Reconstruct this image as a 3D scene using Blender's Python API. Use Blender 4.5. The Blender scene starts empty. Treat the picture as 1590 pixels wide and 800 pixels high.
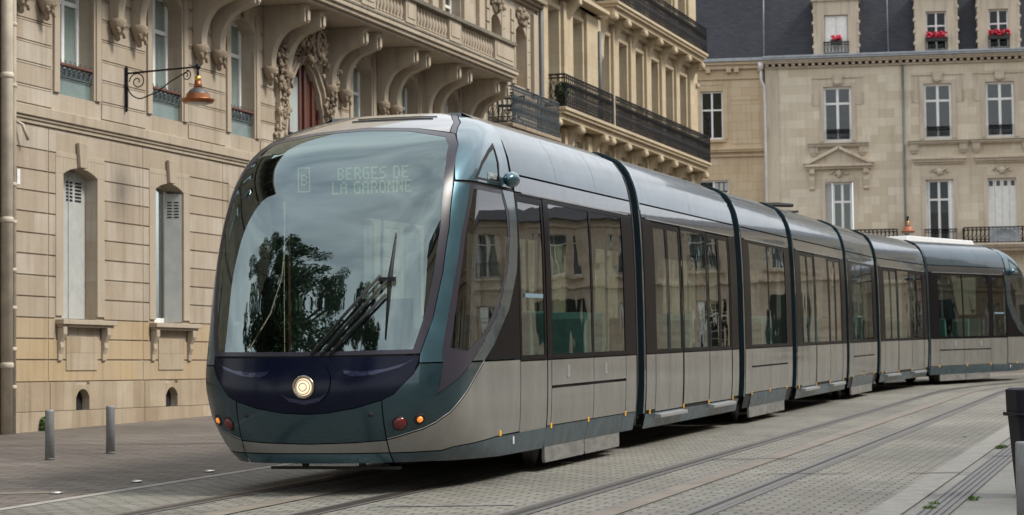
import bpy, bmesh, math, random
from math import sin, cos, pi, radians, hypot, atan2, tan, sqrt
from mathutils import Vector, Matrix, geometry
R = random.Random(7)
S = bpy.context.scene
COL = S.collection
# ------------------------------------------------------------------ camera
CZ = 1.38            # eye height
SL = 0.018           # the street climbs away from the camera
F = 3300.0
th = math.atan(176.6 / F); rl = .0115
fw = Vector((0, cos(th), sin(th))); r0 = Vector((1, 0, 0)); u0 = r0.cross(fw)
rr = r0 * cos(rl) - u0 * sin(rl); uu = u0 * cos(rl) + r0 * sin(rl)
cam = bpy.data.objects.new('camera', bpy.data.cameras.new('camera')); COL.objects.link(cam)
cam.matrix_world = Matrix(((rr.x, uu.x, -fw.x, 0), (rr.y, uu.y, -fw.y, 0), (rr.z, uu.z, -fw.z, CZ), (0, 0, 0, 1)))
cam.data.sensor_width = 36; cam.data.lens = F / 1590 * 36; cam.data.clip_end = 2000
S.camera = cam
cam.data.dof.use_dof = True; cam.data.dof.focus_distance = 19.5; cam.data.dof.aperture_fstop = 4.5
# ------------------------------------------------------------------ sky and sun
W = bpy.data.worlds.new('World'); S.world = W; W.use_nodes = True
nt = W.node_tree; nt.nodes.clear()
def N_(nt, t, **k):
    n = nt.nodes.new(t)
    for a, b in k.items(): setattr(n, a, b)
    return n
sky = N_(nt, 'ShaderNodeTexSky', sky_type='NISHITA', sun_disc=False)
SEL, SAZ = radians(48), radians(104)
sky.sun_elevation = SEL; sky.sun_rotation = SAZ; sky.dust_density = 4; sky.air_density = 1.2
hs = N_(nt, 'ShaderNodeHueSaturation'); hs.inputs['Saturation'].default_value = .22; hs.inputs['Value'].default_value = 1.5
nt.links.new(sky.outputs[0], hs.inputs['Color'])
tc = N_(nt, 'ShaderNodeTexCoord'); mp = N_(nt, 'ShaderNodeMapping'); mp.inputs['Scale'].default_value = (1, 1, 3.2)
nt.links.new(tc.outputs['Generated'], mp.inputs[0])
cl = N_(nt, 'ShaderNodeTexNoise'); cl.inputs['Scale'].default_value = 2.3; cl.inputs['Detail'].default_value = 5; cl.inputs['Distortion'].default_value = .4
nt.links.new(mp.outputs[0], cl.inputs['Vector'])
cr = N_(nt, 'ShaderNodeValToRGB'); cr.color_ramp.elements[0].position = .36; cr.color_ramp.elements[1].position = .68
cr.color_ramp.elements[0].color = (.74, .77, .81, 1); cr.color_ramp.elements[1].color = (1.32, 1.31, 1.28, 1)
nt.links.new(cl.outputs[0], cr.inputs[0])
mx = N_(nt, 'ShaderNodeMix', data_type='RGBA', blend_type='MULTIPLY'); mx.inputs['Factor'].default_value = 1
mn = N_(nt, 'ShaderNodeVectorMath', operation='MINIMUM'); mn.inputs[1].default_value = (3.5, 3.6, 3.75); nt.links.new(hs.outputs[0], mn.inputs[0])
nt.links.new(mn.outputs[0], mx.inputs['A']); nt.links.new(cr.outputs[0], mx.inputs['B'])
bg = N_(nt, 'ShaderNodeBackground'); bg.inputs['Strength'].default_value = .14
nt.links.new(mx.outputs['Result'], bg.inputs[0])
wo = N_(nt, 'ShaderNodeOutputWorld'); nt.links.new(bg.outputs[0], wo.inputs[0])
sun = bpy.data.objects.new('sun', bpy.data.lights.new('sun', 'SUN')); COL.objects.link(sun)
sun.data.energy = 1.5; sun.data.angle = radians(15); sun.data.color = (1, .95, .87)
sd = Vector((sin(SAZ) * cos(SEL), cos(SAZ) * cos(SEL), sin(SEL)))      # towards the sun
sun.rotation_euler = sd.to_track_quat('Z', 'Y').to_euler()
S.view_settings.view_transform = 'Standard'; S.view_settings.look = 'None'; S.view_settings.exposure = 1.3; S.view_settings.gamma = 1
S.cycles.max_bounces = 7; S.cycles.transparent_max_bounces = 12

# ------------------------------------------------------------------ materials
def mat(name, col, rough=.7, metal=0, spec=.5, coat=0, noise=0, nscale=4, bump=0, bscale=40, ior=1.5, stretch=(1, 1, 1), emit=None, es=0, dark=.6):
    m = bpy.data.materials.new(name); m.use_nodes = True; n = m.node_tree; b = n.nodes['Principled BSDF']
    b.inputs['Base Color'].default_value = (*col, 1); b.inputs['Roughness'].default_value = rough; b.inputs['Metallic'].default_value = metal
    b.inputs['IOR'].default_value = ior; b.inputs['Coat Weight'].default_value = coat; b.inputs['Coat Roughness'].default_value = .04
    b.inputs['Specular IOR Level'].default_value = spec
    tc = N_(n, 'ShaderNodeTexCoord'); mp = N_(n, 'ShaderNodeMapping'); mp.inputs['Scale'].default_value = stretch
    n.links.new(tc.outputs['Object'], mp.inputs[0])
    if noise:
        t = N_(n, 'ShaderNodeTexNoise'); t.inputs['Scale'].default_value = nscale; t.inputs['Detail'].default_value = 6; t.inputs['Roughness'].default_value = .65
        n.links.new(mp.outputs[0], t.inputs['Vector'])
        r = N_(n, 'ShaderNodeValToRGB'); r.color_ramp.elements[0].position = .3; r.color_ramp.elements[1].position = .7
        r.color_ramp.elements[0].color = (*[c * (1 - noise) for c in col], 1); r.color_ramp.elements[1].color = (*[min(1, c * (1 + noise * .5)) for c in col], 1)
        n.links.new(t.outputs[0], r.inputs[0]); n.links.new(r.outputs[0], b.inputs['Base Color'])
    if bump:
        t2 = N_(n, 'ShaderNodeTexNoise'); t2.inputs['Scale'].default_value = bscale; t2.inputs['Detail'].default_value = 5
        n.links.new(mp.outputs[0], t2.inputs['Vector'])
        bp = N_(n, 'ShaderNodeBump'); bp.inputs['Strength'].default_value = bump; bp.inputs['Distance'].default_value = .02
        n.links.new(t2.outputs[0], bp.inputs['Height']); n.links.new(bp.outputs[0], b.inputs['Normal'])
    if emit:
        b.inputs['Emission Color'].default_value = (*emit, 1); b.inputs['Emission Strength'].default_value = es
    return m

def stone(name, c1, c2, c3, bw=.7, bh=.32, zoff=0, mortar=0, mcol=(.2, .17, .13), streak=.35, wear=.5):
    """ashlar: each block its own tone, blotches, vertical rain streaks, fine bump"""
    m = bpy.data.materials.new(name); m.use_nodes = True; n = m.node_tree; b = n.nodes['Principled BSDF']; L = n.links.new
    b.inputs['Roughness'].default_value = .9; b.inputs['Specular IOR Level'].default_value = .25
    tc = N_(n, 'ShaderNodeTexCoord'); sp = N_(n, 'ShaderNodeSeparateXYZ'); L(tc.outputs['Object'], sp.inputs[0])
    ad = N_(n, 'ShaderNodeMath', operation='ADD'); L(sp.outputs[0], ad.inputs[0]); L(sp.outputs[1], ad.inputs[1])
    az = N_(n, 'ShaderNodeMath', operation='ADD'); L(sp.outputs[2], az.inputs[0]); az.inputs[1].default_value = zoff
    cb = N_(n, 'ShaderNodeCombineXYZ'); L(ad.outputs[0], cb.inputs[0]); L(az.outputs[0], cb.inputs[1])
    br = N_(n, 'ShaderNodeTexBrick'); L(cb.outputs[0], br.inputs['Vector']); br.inputs['Scale'].default_value = 1
    br.inputs['Brick Width'].default_value = bw; br.inputs['Row Height'].default_value = bh; br.inputs['Mortar Size'].default_value = mortar; br.inputs['Mortar Smooth'].default_value = .3
    br.inputs['Color1'].default_value = (*c1, 1); br.inputs['Color2'].default_value = (*c2, 1); br.inputs['Mortar'].default_value = (*mcol, 1); br.inputs['Bias'].default_value = -.1
    t = N_(n, 'ShaderNodeTexNoise'); t.inputs['Scale'].default_value = .8; t.inputs['Detail'].default_value = 7; t.inputs['Roughness'].default_value = .62; L(tc.outputs['Object'], t.inputs['Vector'])
    r = N_(n, 'ShaderNodeMapRange'); r.inputs[1].default_value = .38; r.inputs[2].default_value = .72; L(t.outputs[0], r.inputs[0])
    ml = N_(n, 'ShaderNodeMath', operation='MULTIPLY'); L(r.outputs[0], ml.inputs[0]); ml.inputs[1].default_value = wear
    x1 = N_(n, 'ShaderNodeMix', data_type='RGBA'); L(ml.outputs[0], x1.inputs['Factor']); L(br.outputs[0], x1.inputs['A']); x1.inputs['B'].default_value = (*c3, 1)
    mp = N_(n, 'ShaderNodeMapping'); mp.inputs['Scale'].default_value = (7, 7, .55); L(tc.outputs['Object'], mp.inputs[0])
    t3 = N_(n, 'ShaderNodeTexNoise'); t3.inputs['Scale'].default_value = 1; t3.inputs['Detail'].default_value = 6; L(mp.outputs[0], t3.inputs['Vector'])
    r3 = N_(n, 'ShaderNodeMapRange'); r3.inputs[1].default_value = .5; r3.inputs[2].default_value = .8; r3.inputs[3].default_value = 0; r3.inputs[4].default_value = streak; L(t3.outputs[0], r3.inputs[0])
    x2 = N_(n, 'ShaderNodeMix', data_type='RGBA'); L(r3.outputs[0], x2.inputs['Factor']); L(x1.outputs['Result'], x2.inputs['A']); x2.inputs['B'].default_value = (c3[0] * .45, c3[1] * .43, c3[2] * .42, 1)
    L(x2.outputs['Result'], b.inputs['Base Color'])
    t2 = N_(n, 'ShaderNodeTexNoise'); t2.inputs['Scale'].default_value = 28; t2.inputs['Detail'].default_value = 6; L(tc.outputs['Object'], t2.inputs['Vector'])
    bp = N_(n, 'ShaderNodeBump'); bp.inputs['Strength'].default_value = .35; bp.inputs['Distance'].default_value = .012
    L(t2.outputs[0], bp.inputs['Height']); L(bp.outputs[0], b.inputs['Normal'])
    return m

def glass(name, tint, ior=1.6, rough=0.0, wav=0, spec=(1, 1, 1)):
    m = bpy.data.materials.new(name); m.use_nodes = True; n = m.node_tree; n.nodes.clear(); L = n.links.new
    o = N_(n, 'ShaderNodeOutputMaterial'); a = N_(n, 'ShaderNodeBsdfTransparent'); a.inputs[0].default_value = (*tint, 1)
    g = N_(n, 'ShaderNodeBsdfGlossy'); g.inputs['Roughness'].default_value = rough; g.inputs[0].default_value = (*spec, 1)
    f = N_(n, 'ShaderNodeFresnel'); ge = N_(n, 'ShaderNodeNewGeometry'); ma = N_(n, 'ShaderNodeMath', operation='MULTIPLY_ADD'); ma.inputs[1].default_value = 1 / ior - ior; ma.inputs[2].default_value = ior
    L(ge.outputs['Backfacing'], ma.inputs[0]); L(ma.outputs[0], f.inputs[0])      # same reflectance from both sides of the thin sheet
    mxx = N_(n, 'ShaderNodeMixShader'); L(f.outputs[0], mxx.inputs[0]); L(a.outputs[0], mxx.inputs[1]); L(g.outputs[0], mxx.inputs[2]); L(mxx.outputs[0], o.inputs[0])
    if wav:
        tc = N_(n, 'ShaderNodeTexCoord'); t = N_(n, 'ShaderNodeTexNoise'); t.inputs['Scale'].default_value = 1.6; t.inputs['Detail'].default_value = 1.5; L(tc.outputs['Object'], t.inputs['Vector'])
        bp = N_(n, 'ShaderNodeBump'); bp.inputs['Strength'].default_value = wav; bp.inputs['Distance'].default_value = .02
        L(t.outputs[0], bp.inputs['Height']); L(bp.outputs[0], g.inputs['Normal'])
    return m

def paint(name, col, metal=.5, rough=.28, coat=1.0, dirt=.2, spec=.5, st=(.5, 1, 1.4), ns=1.4):
    m = mat(name, col, rough=rough, metal=metal, coat=coat, noise=dirt, nscale=ns, stretch=st, spec=spec)
    n = m.node_tree; b = n.nodes['Principled BSDF']; L = n.links.new
    tc = N_(n, 'ShaderNodeTexCoord'); t = N_(n, 'ShaderNodeTexNoise'); t.inputs['Scale'].default_value = 1.3; t.inputs['Detail'].default_value = 2; L(tc.outputs['Object'], t.inputs['Vector'])
    bp = N_(n, 'ShaderNodeBump'); bp.inputs['Strength'].default_value = .08; bp.inputs['Distance'].default_value = .03; L(t.outputs[0], bp.inputs['Height'])
    L(bp.outputs[0], b.inputs['Normal']); L(bp.outputs[0], b.inputs['Coat Normal'])
    t2 = N_(n, 'ShaderNodeTexNoise'); t2.inputs['Scale'].default_value = 5; t2.inputs['Detail'].default_value = 6; L(tc.outputs['Object'], t2.inputs['Vector'])
    r = N_(n, 'ShaderNodeMapRange'); r.inputs[3].default_value = rough * .7; r.inputs[4].default_value = rough * 1.5; L(t2.outputs[0], r.inputs[0]); L(r.outputs[0], b.inputs['Roughness'])
    return m

M = dict(
    stoneA=stone('limestone_rusticated', (.47, .415, .34), (.365, .295, .22), (.30, .235, .165), .62, .316, -5.08, streak=.45, wear=.65),
    trimA=stone('limestone_trim', (.43, .365, .285), (.41, .345, .265), (.33, .275, .205), 1.6, .9, 0, streak=.45, wear=.5),
    carve=stone('limestone_carved', (.36, .29, .21), (.33, .265, .19), (.2, .16, .12), 3, 3, 0, streak=.6, wear=.9),
    plinth=stone('limestone_plinth', (.45, .375, .28), (.33, .255, .165), (.25, .19, .125), .55, .44, .02, mortar=.004, streak=.5, wear=.7),
    stoneB=stone('limestone_warm', (.50, .415, .29), (.45, .365, .245), (.36, .285, .19), .6, .33, 0, mortar=.003, mcol=(.3, .24, .17), streak=.35, wear=.5),
    stoneC=stone('limestone_pale', (.68, .61, .49), (.54, .455, .335), (.50, .425, .32), .62, .335, .1, mortar=.004, mcol=(.42, .35, .27), streak=.3, wear=.5),
    stoneD=stone('limestone_ochre', (.56, .45, .31), (.50, .375, .235), (.44, .34, .22), .75, .335, .1, mortar=.005, mcol=(.25, .2, .14), streak=.35, wear=.5),
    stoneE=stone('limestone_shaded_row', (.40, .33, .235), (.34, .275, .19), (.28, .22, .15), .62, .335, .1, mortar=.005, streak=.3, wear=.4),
    stoneN=stone('shade_dark_limestone', (.17, .14, .105), (.14, .115, .085), (.09, .075, .058), .62, .33, 0, streak=.5, wear=.7),  # neighbour's stone darkened: shade put into the colour for its windscreen reflection
    screenb=mat('grey_green_backing', (.30, .42, .39), .8, noise=.3, nscale=3),
    label=mat('blue_grey_label', (.16, .24, .30), .4),
    dullcurtain=mat('dull_net_curtain', (.66, .67, .63), .9, noise=.25, nscale=2.5, stretch=(12, 12, .4)),
    ochre=stone('limestone_ochre_patched', (.44, .335, .205), (.40, .33, .24), (.35, .25, .145), .68, .32, -1.305, streak=.45, wear=.6),
    doorg=mat('dark_green_door', (.012, .02, .016), .5), gscreen=mat('frosted_green_screen', (.16, .215, .20), .25, noise=.3, nscale=3, coat=.3),
    lichen=stone('lichen_dark_limestone', (.21, .185, .14), (.18, .155, .12), (.11, .10, .08), 2, 2, 0, streak=.6, wear=.9),
    farglass=glass('far_window_glass', (.5, .55, .56), 1.36, 0, .2),
    granL=mat('pale_kerb_granite', (.33, .315, .285), .8, noise=.25, nscale=6),
    groove2=mat('drain_slot', (.07, .065, .06), .8),
    slate=None, white=mat('white_painted_wood', (.80, .80, .78), .5, noise=.12, nscale=6), shutter=mat('grey_white_shutter_paint', (.44, .45, .43), .55, noise=.15, nscale=5),
    iron=mat('black_painted_iron', (.010, .010, .012), .6, spec=.3, noise=.3, nscale=12), ironblue=mat('weathered_blue_iron', (.07, .085, .095), .6, metal=.2, noise=.5, nscale=14),
    zinc=mat('zinc', (.33, .35, .37), .45, metal=.6, noise=.25, nscale=5), wood=mat('red_brown_wood', (.11, .035, .02), .45, noise=.4, nscale=5, stretch=(8, 8, .8)),
    rust=mat('rust_brown_rail', (.14, .055, .035), .6, noise=.3), dark=mat('dark_room', (.012, .012, .013), .9), curtain=mat('curtain', (.38, .42, .40), .9, noise=.2, nscale=3, stretch=(14, 14, .4)),
    copper=mat('copper_lamp', (.34, .13, .055), .38, metal=.7, noise=.35, nscale=14), brass=mat('brass', (.7, .42, .12), .3, metal=.9), lampgrey=mat('lamp_cap_grey', (.10, .095, .10), .5, metal=.3, noise=.2), lens=mat('frosted_lens', (.55, .55, .5), .3),
    wglass=glass('window_glass', (.80, .84, .84), 1.55, 0, .25), pane_green=glass('green_tinted_pane', (.66, .86, .80), 1.5, 0, .1),
    pipe=mat('cream_downpipe', (.56, .49, .39), .6, noise=.3, nscale=3), pipegrey=mat('grey_downpipe', (.13, .14, .14), .5, noise=.3), pipewhite=mat('white_downpipe', (.62, .60, .57), .5, noise=.15),
    red=mat('geranium_red', (.50, .008, .04), .6, noise=.3, nscale=20), leafg=mat('green_leaf', (.05, .10, .03), .6, noise=.4, nscale=9), weed=mat('weed_green', (.10, .17, .04), .7, noise=.3, nscale=30), terra=mat('dark_planter', (.03, .03, .03), .6),
    teal=paint('teal_metallic_paint', (.05, .12, .155), .6, .28), tealD=paint('dark_teal_paint', (.018, .040, .052), .4, .3), navy=paint('navy_gloss_paint', (.0006, .0026, .014), .0, .2, .05, dirt=.1, spec=.22),
    silver=paint('champagne_silver_paint', (.205, .20, .183), .25, .40, .4, .2, st=(1.6, 1, .5), ns=2.2), skirt=paint('blue_grey_skirt_paint', (.036, .068, .088), .3, .4, .4, .5, st=(1.6, 1, .5), ns=3), roofp=paint('roof_fairing_paint', (.065, .10, .12), .7, .2, .45, .25),
    seam=mat('black_rubber', (.008, .008, .008), .7), band=mat('black_glass_band', (.010, .009, .010), .2, spec=.04, ior=1.35), stripe=mat('violet_grey_edge', (.030, .027, .038), .3, spec=.4),
    tglass=glass('tram_side_glass', (.46, .53, .50), 2.0, 0, .16), wsglass=glass('windscreen_glass', (.42, .50, .46), 2.6, 0, .04, (.82, 1.0, 1.0)),
    gris=mat('interior_grey', (.07, .075, .075), .7), seatc=mat('seat_teal_fabric', (.17, .36, .33), .8, noise=.3, nscale=8), pole=mat('pole_yellow_green', (.35, .42, .20), .4), bellows=mat('bellows_rubber', (.03, .027, .024), .75, noise=.3),
    bogie=mat('dusty_bogie_cover', (.20, .195, .185), .6, metal=.2, noise=.4, nscale=4, stretch=(1, 1, 3)), steel=mat('wheel_steel', (.09, .08, .07), .5, metal=.7, noise=.4), alu=mat('aluminium_step', (.42, .43, .44), .35, metal=.6, noise=.2),
    yellow=mat('yellow_marking', (.70, .36, .03), .5), whitem=mat('white_marking', (.7, .7, .7), .5), disp=mat('display_dots', (.35, .42, .2), .5, emit=(.62, .75, .42), es=.10), dispbg=mat('display_board', (.02, .025, .022), .6),
    hlamp=mat('headlight_lit', (.6, .5, .35), .3, emit=(1, .80, .52), es=.42), redl=mat('red_lens', (.11, .004, .005), .25, coat=.5), amb=mat('amber_lens_lit', (.5, .16, .02), .25, emit=(1, .28, .03), es=.3, coat=1), chrome=mat('lamp_ring', (.35, .3, .24), .25, metal=1),
    gran=mat('kerb_granite', (.25, .24, .215), .8, noise=.25, nscale=6, bump=.3, bscale=60), rail=mat('rail_steel', (.17, .145, .12), .4, metal=.8, noise=.35, nscale=9), groove=mat('rail_groove', (.035, .031, .028), .8), aps=mat('rusty_centre_strip', (.20, .172, .14), .75, noise=.3, nscale=3),
    bollard=mat('grey_bollard_paint', (.23, .235, .23), .5, metal=.1, noise=.2, nscale=8), binm=mat('black_bin_plastic', (.006, .006, .011), .6, spec=.25, noise=.2), stud=mat('steel_stud', (.7, .7, .68), .3, metal=.9), bark=mat('bark', (.08, .06, .045), .9, noise=.4, nscale=8), drain=mat('drain_iron', (.16, .155, .15), .6, metal=.3, noise=.3, nscale=20),
    vanblue=mat('blue_coat_paint', (.02, .03, .22), .3, coat=1), terracop=mat('dull_copper_lamp', (.42, .17, .09), .5, metal=.4, noise=.3, nscale=9))

def slate_mat():
    m = stone('slate', (.040, .043, .056), (.026, .029, .038), (.055, .055, .062), .24, .105, 0, mortar=.007, mcol=(.012, .012, .015), streak=.3, wear=.35)
    m.node_tree.nodes['Principled BSDF'].inputs['Roughness'].default_value = .55
    return m
M['slate'] = slate_mat()

def paving(name, c1, c2, c3, w, h, mort, mc, rot=0, uv=True, bias=0, msm=.1):
    m = bpy.data.materials.new(name); m.use_nodes = True; n = m.node_tree; b = n.nodes['Principled BSDF']; L = n.links.new
    b.inputs['Roughness'].default_value = .78; b.inputs['Specular IOR Level'].default_value = .35
    tc = N_(n, 'ShaderNodeTexCoord'); mp = N_(n, 'ShaderNodeMapping'); mp.inputs['Rotation'].default_value = (0, 0, rot); L(tc.outputs['UV'], mp.inputs[0])
    # a little wobble so that the joints are not ruler-straight
    wn = N_(n, 'ShaderNodeTexNoise'); wn.inputs['Scale'].default_value = 6; L(mp.outputs[0], wn.inputs['Vector'])
    va = N_(n, 'ShaderNodeVectorMath', operation='MULTIPLY_ADD'); va.inputs[1].default_value = (.03, .03, 0); L(wn.outputs['Color'], va.inputs[0]); L(mp.outputs[0], va.inputs[2])
    br = N_(n, 'ShaderNodeTexBrick'); L(va.outputs[0], br.inputs['Vector']); br.inputs['Scale'].default_value = 1
    br.inputs['Brick Width'].default_value = w; br.inputs['Row Height'].default_value = h; br.inputs['Mortar Size'].default_value = mort; br.inputs['Mortar Smooth'].default_value = msm
    br.inputs['Color1'].default_value = (*c1, 1); br.inputs['Color2'].default_value = (*c2, 1); br.inputs['Mortar'].default_value = (*mc, 1)
    t = N_(n, 'ShaderNodeTexNoise'); t.inputs['Scale'].default_value = .7; t.inputs['Detail'].default_value = 8; t.inputs['Roughness'].default_value = .65; L(tc.outputs['Object'], t.inputs['Vector'])
    r = N_(n, 'ShaderNodeMapRange'); r.inputs[1].default_value = .35; r.inputs[2].default_value = .75; r.inputs[4].default_value = .6; L(t.outputs[0], r.inputs[0])
    x = N_(n, 'ShaderNodeMix', data_type='RGBA'); L(r.outputs[0], x.inputs['Factor']); L(br.outputs[0], x.inputs['A']); x.inputs['B'].default_value = (*c3, 1)
    # keep joints dark
    x2 = N_(n, 'ShaderNodeMix', data_type='RGBA'); L(br.outputs['Fac'], x2.inputs['Factor']); L(x.outputs['Result'], x2.inputs['A']); x2.inputs['B'].default_value = (*mc, 1)
    t4 = N_(n, 'ShaderNodeTexNoise'); t4.inputs['Scale'].default_value = 34; t4.inputs['Detail'].default_value = 4; L(tc.outputs['Object'], t4.inputs['Vector'])
    r4 = N_(n, 'ShaderNodeMapRange'); r4.inputs[3].default_value = .72; r4.inputs[4].default_value = 1.22; L(t4.outputs[0], r4.inputs[0])
    vm = N_(n, 'ShaderNodeVectorMath', operation='SCALE'); L(x2.outputs['Result'], vm.inputs[0]); L(r4.outputs[0], vm.inputs['Scale'])
    t5 = N_(n, 'ShaderNodeTexNoise'); t5.inputs['Scale'].default_value = .28; t5.inputs['Detail'].default_value = 5; t5.inputs['Roughness'].default_value = .6; L(tc.outputs['Object'], t5.inputs['Vector'])
    r5 = N_(n, 'ShaderNodeMapRange'); r5.inputs[1].default_value = .35; r5.inputs[2].default_value = .65; r5.inputs[3].default_value = .74; r5.inputs[4].default_value = 1.14; L(t5.outputs[0], r5.inputs[0])
    t6 = N_(n, 'ShaderNodeTexNoise'); t6.inputs['Scale'].default_value = 2.6; t6.inputs['Detail'].default_value = 7; t6.inputs['Roughness'].default_value = .75; L(tc.outputs['Object'], t6.inputs['Vector'])
    r6 = N_(n, 'ShaderNodeMapRange'); r6.inputs[1].default_value = .58; r6.inputs[2].default_value = .72; r6.inputs[3].default_value = 1; r6.inputs[4].default_value = .62; L(t6.outputs[0], r6.inputs[0])
    m5 = N_(n, 'ShaderNodeMath', operation='MULTIPLY'); L(r5.outputs[0], m5.inputs[0]); L(r6.outputs[0], m5.inputs[1])
    v5 = N_(n, 'ShaderNodeVectorMath', operation='SCALE'); L(vm.outputs[0], v5.inputs[0]); L(m5.outputs[0], v5.inputs['Scale'])
    L(v5.outputs[0], b.inputs['Base Color'])
    iv = N_(n, 'ShaderNodeMath', operation='SUBTRACT'); iv.inputs[0].default_value = 1; L(br.outputs['Fac'], iv.inputs[1])
    ad = N_(n, 'ShaderNodeMath', operation='MULTIPLY_ADD'); L(t4.outputs[0], ad.inputs[0]); ad.inputs[1].default_value = .4; L(iv.outputs[0], ad.inputs[2])
    bp = N_(n, 'ShaderNodeBump'); bp.inputs['Strength'].default_value = .5; bp.inputs['Distance'].default_value = .012; L(ad.outputs[0], bp.inputs['Height']); L(bp.outputs[0], b.inputs['Normal'])
    return m

# ------------------------------------------------------------------ mesh helpers
class MB:
    """collects shapes; local x, y, z"""
    def __init__(s): s.v = []; s.f = []; s.sm = []
    def add(s, vs, fs, smooth=False):
        k = len(s.v); s.v += [tuple(p) for p in vs]; s.f += [tuple(i + k for i in f) for f in fs]; s.sm += [smooth] * len(fs); return s
    def box(s, x0, x1, y0, y1, z0, z1):
        return s.add([(x0, y0, z0), (x1, y0, z0), (x1, y1, z0), (x0, y1, z0), (x0, y0, z1), (x1, y0, z1), (x1, y1, z1), (x0, y1, z1)],
                     [(0, 3, 2, 1), (4, 5, 6, 7), (0, 1, 5, 4), (1, 2, 6, 5), (2, 3, 7, 6), (3, 0, 4, 7)])
    def prism(s, pts, a0, a1, axis='y'):
        """polygon extruded along an axis: axis y -> pts are (x,z); x -> (y,z); z -> (x,y)"""
        n = len(pts)
        g = {'y': lambda p, a: (p[0], a, p[1]), 'x': lambda p, a: (a, p[0], p[1]), 'z': lambda p, a: (p[0], p[1], a)}[axis]
        vs = [g(p, a0) for p in pts] + [g(p, a1) for p in pts]
        fs = [tuple(range(n)), tuple(range(2 * n - 1, n - 1, -1))] + [(i, i + n, (i + 1) % n + n, (i + 1) % n) for i in range(n)]
        return s.add(vs, fs)
    def tube(s, path, r, n=6, closed=False, rs=None):
        P = [Vector(p) for p in path]; m = len(P); vs = []; fs = []
        up = None
        for i, p in enumerate(P):
            if closed: d = P[(i + 1) % m] - P[i - 1]
            else: d = P[min(i + 1, m - 1)] - P[max(i - 1, 0)]
            d.normalize()
            if up is None:
                up = Vector((0, 0, 1)) if abs(d.z) < .9 else Vector((1, 0, 0))
            a = up - d * up.dot(d); a.normalize(); up = a; b = d.cross(a)
            q = rs[i] if rs else r
            for k in range(n): vs.append(p + (a * cos(2 * pi * k / n) + b * sin(2 * pi * k / n)) * q)
        for i in range(m if closed else m - 1):
            j = (i + 1) % m
            for k in range(n): fs.append((i * n + k, i * n + (k + 1) % n, j * n + (k + 1) % n, j * n + k))
        if not closed: fs.append(tuple(range(n - 1, -1, -1))); fs.append(tuple((m - 1) * n + k for k in range(n)))
        return s.add(vs, fs, n > 5)
    def lathe(s, prof, c=(0, 0, 0), n=16, axis='z', sq=(1, 1)):
        """prof: (r, h)"""
        vs = []; fs = []
        for r, h in prof:
            for k in range(n):
                a = 2 * pi * k / n; x, y = r * cos(a) * sq[0], r * sin(a) * sq[1]
                vs.append({'z': (c[0] + x, c[1] + y, c[2] + h), 'x': (c[0] + h, c[1] + x, c[2] + y), 'y': (c[0] + x, c[1] + h, c[2] + y)}[axis])
        m = len(prof)
        for i in range(m - 1):
            for k in range(n): fs.append((i * n + k, i * n + (k + 1) % n, (i + 1) * n + (k + 1) % n, (i + 1) * n + k))
        fs.append(tuple(range(n - 1, -1, -1))); fs.append(tuple((m - 1) * n + k for k in range(n)))
        return s.add(vs, fs, True)
    def blob(s, c, r, seed=0, amp=.25):
        rn = random.Random(seed); vs = []; fs = []; nu, nv = 8, 5
        for j in range(1, nv):
            for i in range(nu):
                a = 2 * pi * i / nu; b = pi * j / nv; k = 1 + rn.uniform(-amp, amp)
                vs.append((c[0] + r[0] * k * sin(b) * cos(a), c[1] + r[1] * k * sin(b) * sin(a), c[2] + r[2] * k * cos(b)))
        t = len(vs); vs += [(c[0], c[1], c[2] + r[2]), (c[0], c[1], c[2] - r[2])]
        for j in range(nv - 2):
            for i in range(nu): fs.append((j * nu + i, (j + 1) * nu + i, (j + 1) * nu + (i + 1) % nu, j * nu + (i + 1) % nu))
        for i in range(nu):
            fs.append((t, i, (i + 1) % nu)); fs.append((t + 1, (nv - 2) * nu + (i + 1) % nu, (nv - 2) * nu + i))
        return s.add(vs, fs, True)
    def build(s, name, m, parent=None, bevel=0, uv=None, recalc=True):
        me = bpy.data.meshes.new(name); me.from_pydata(s.v, [], s.f)
        for p, q in zip(me.polygons, s.sm): p.use_smooth = q
        if recalc:
            b = bmesh.new(); b.from_mesh(me); bmesh.ops.recalc_face_normals(b, faces=b.faces[:]); b.to_mesh(me); b.free()
        if uv:
            l = me.uv_layers.new(name='UVMap')
            for p in me.polygons:
                for li in p.loop_indices: l.data[li].uv = uv[me.loops[li].vertex_index]
        me.materials.append(m)
        o = bpy.data.objects.new(name, me); COL.objects.link(o)
        if parent: o.parent = parent
        if bevel:
            bv = o.modifiers.new('bevel', 'BEVEL'); bv.width = bevel; bv.segments = 2; bv.limit_method = 'ANGLE'
        return o
def tag(o, label=None, cat=None, group=None, kind=None):
    if label: o['label'] = label
    if cat: o['category'] = cat
    if group: o['group'] = group
    if kind: o['kind'] = kind
    return o
def empty(name, loc, rz=0, label=None, cat=None, group=None):
    o = bpy.data.objects.new(name, None); COL.objects.link(o); o.location = loc; o.rotation_euler = (0, 0, rz)
    o.empty_display_size = .3
    return tag(o, label, cat, group)
KIDS = {}
def copy_tree(o, parent=None):
    c = o.copy(); COL.objects.link(c)
    if parent: c.parent = parent
    for ch in [x for x in bpy.data.objects if x.parent == o]: copy_tree(ch, c)
    return c
def arcpts(cx, cz, rx, rz, a0, a1, n):
    return [(cx + rx * cos(radians(a0 + (a1 - a0) * i / n)), cz + rz * sin(radians(a0 + (a1 - a0) * i / n))) for i in range(n + 1)]
gz = lambda y: SL * y

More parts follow.
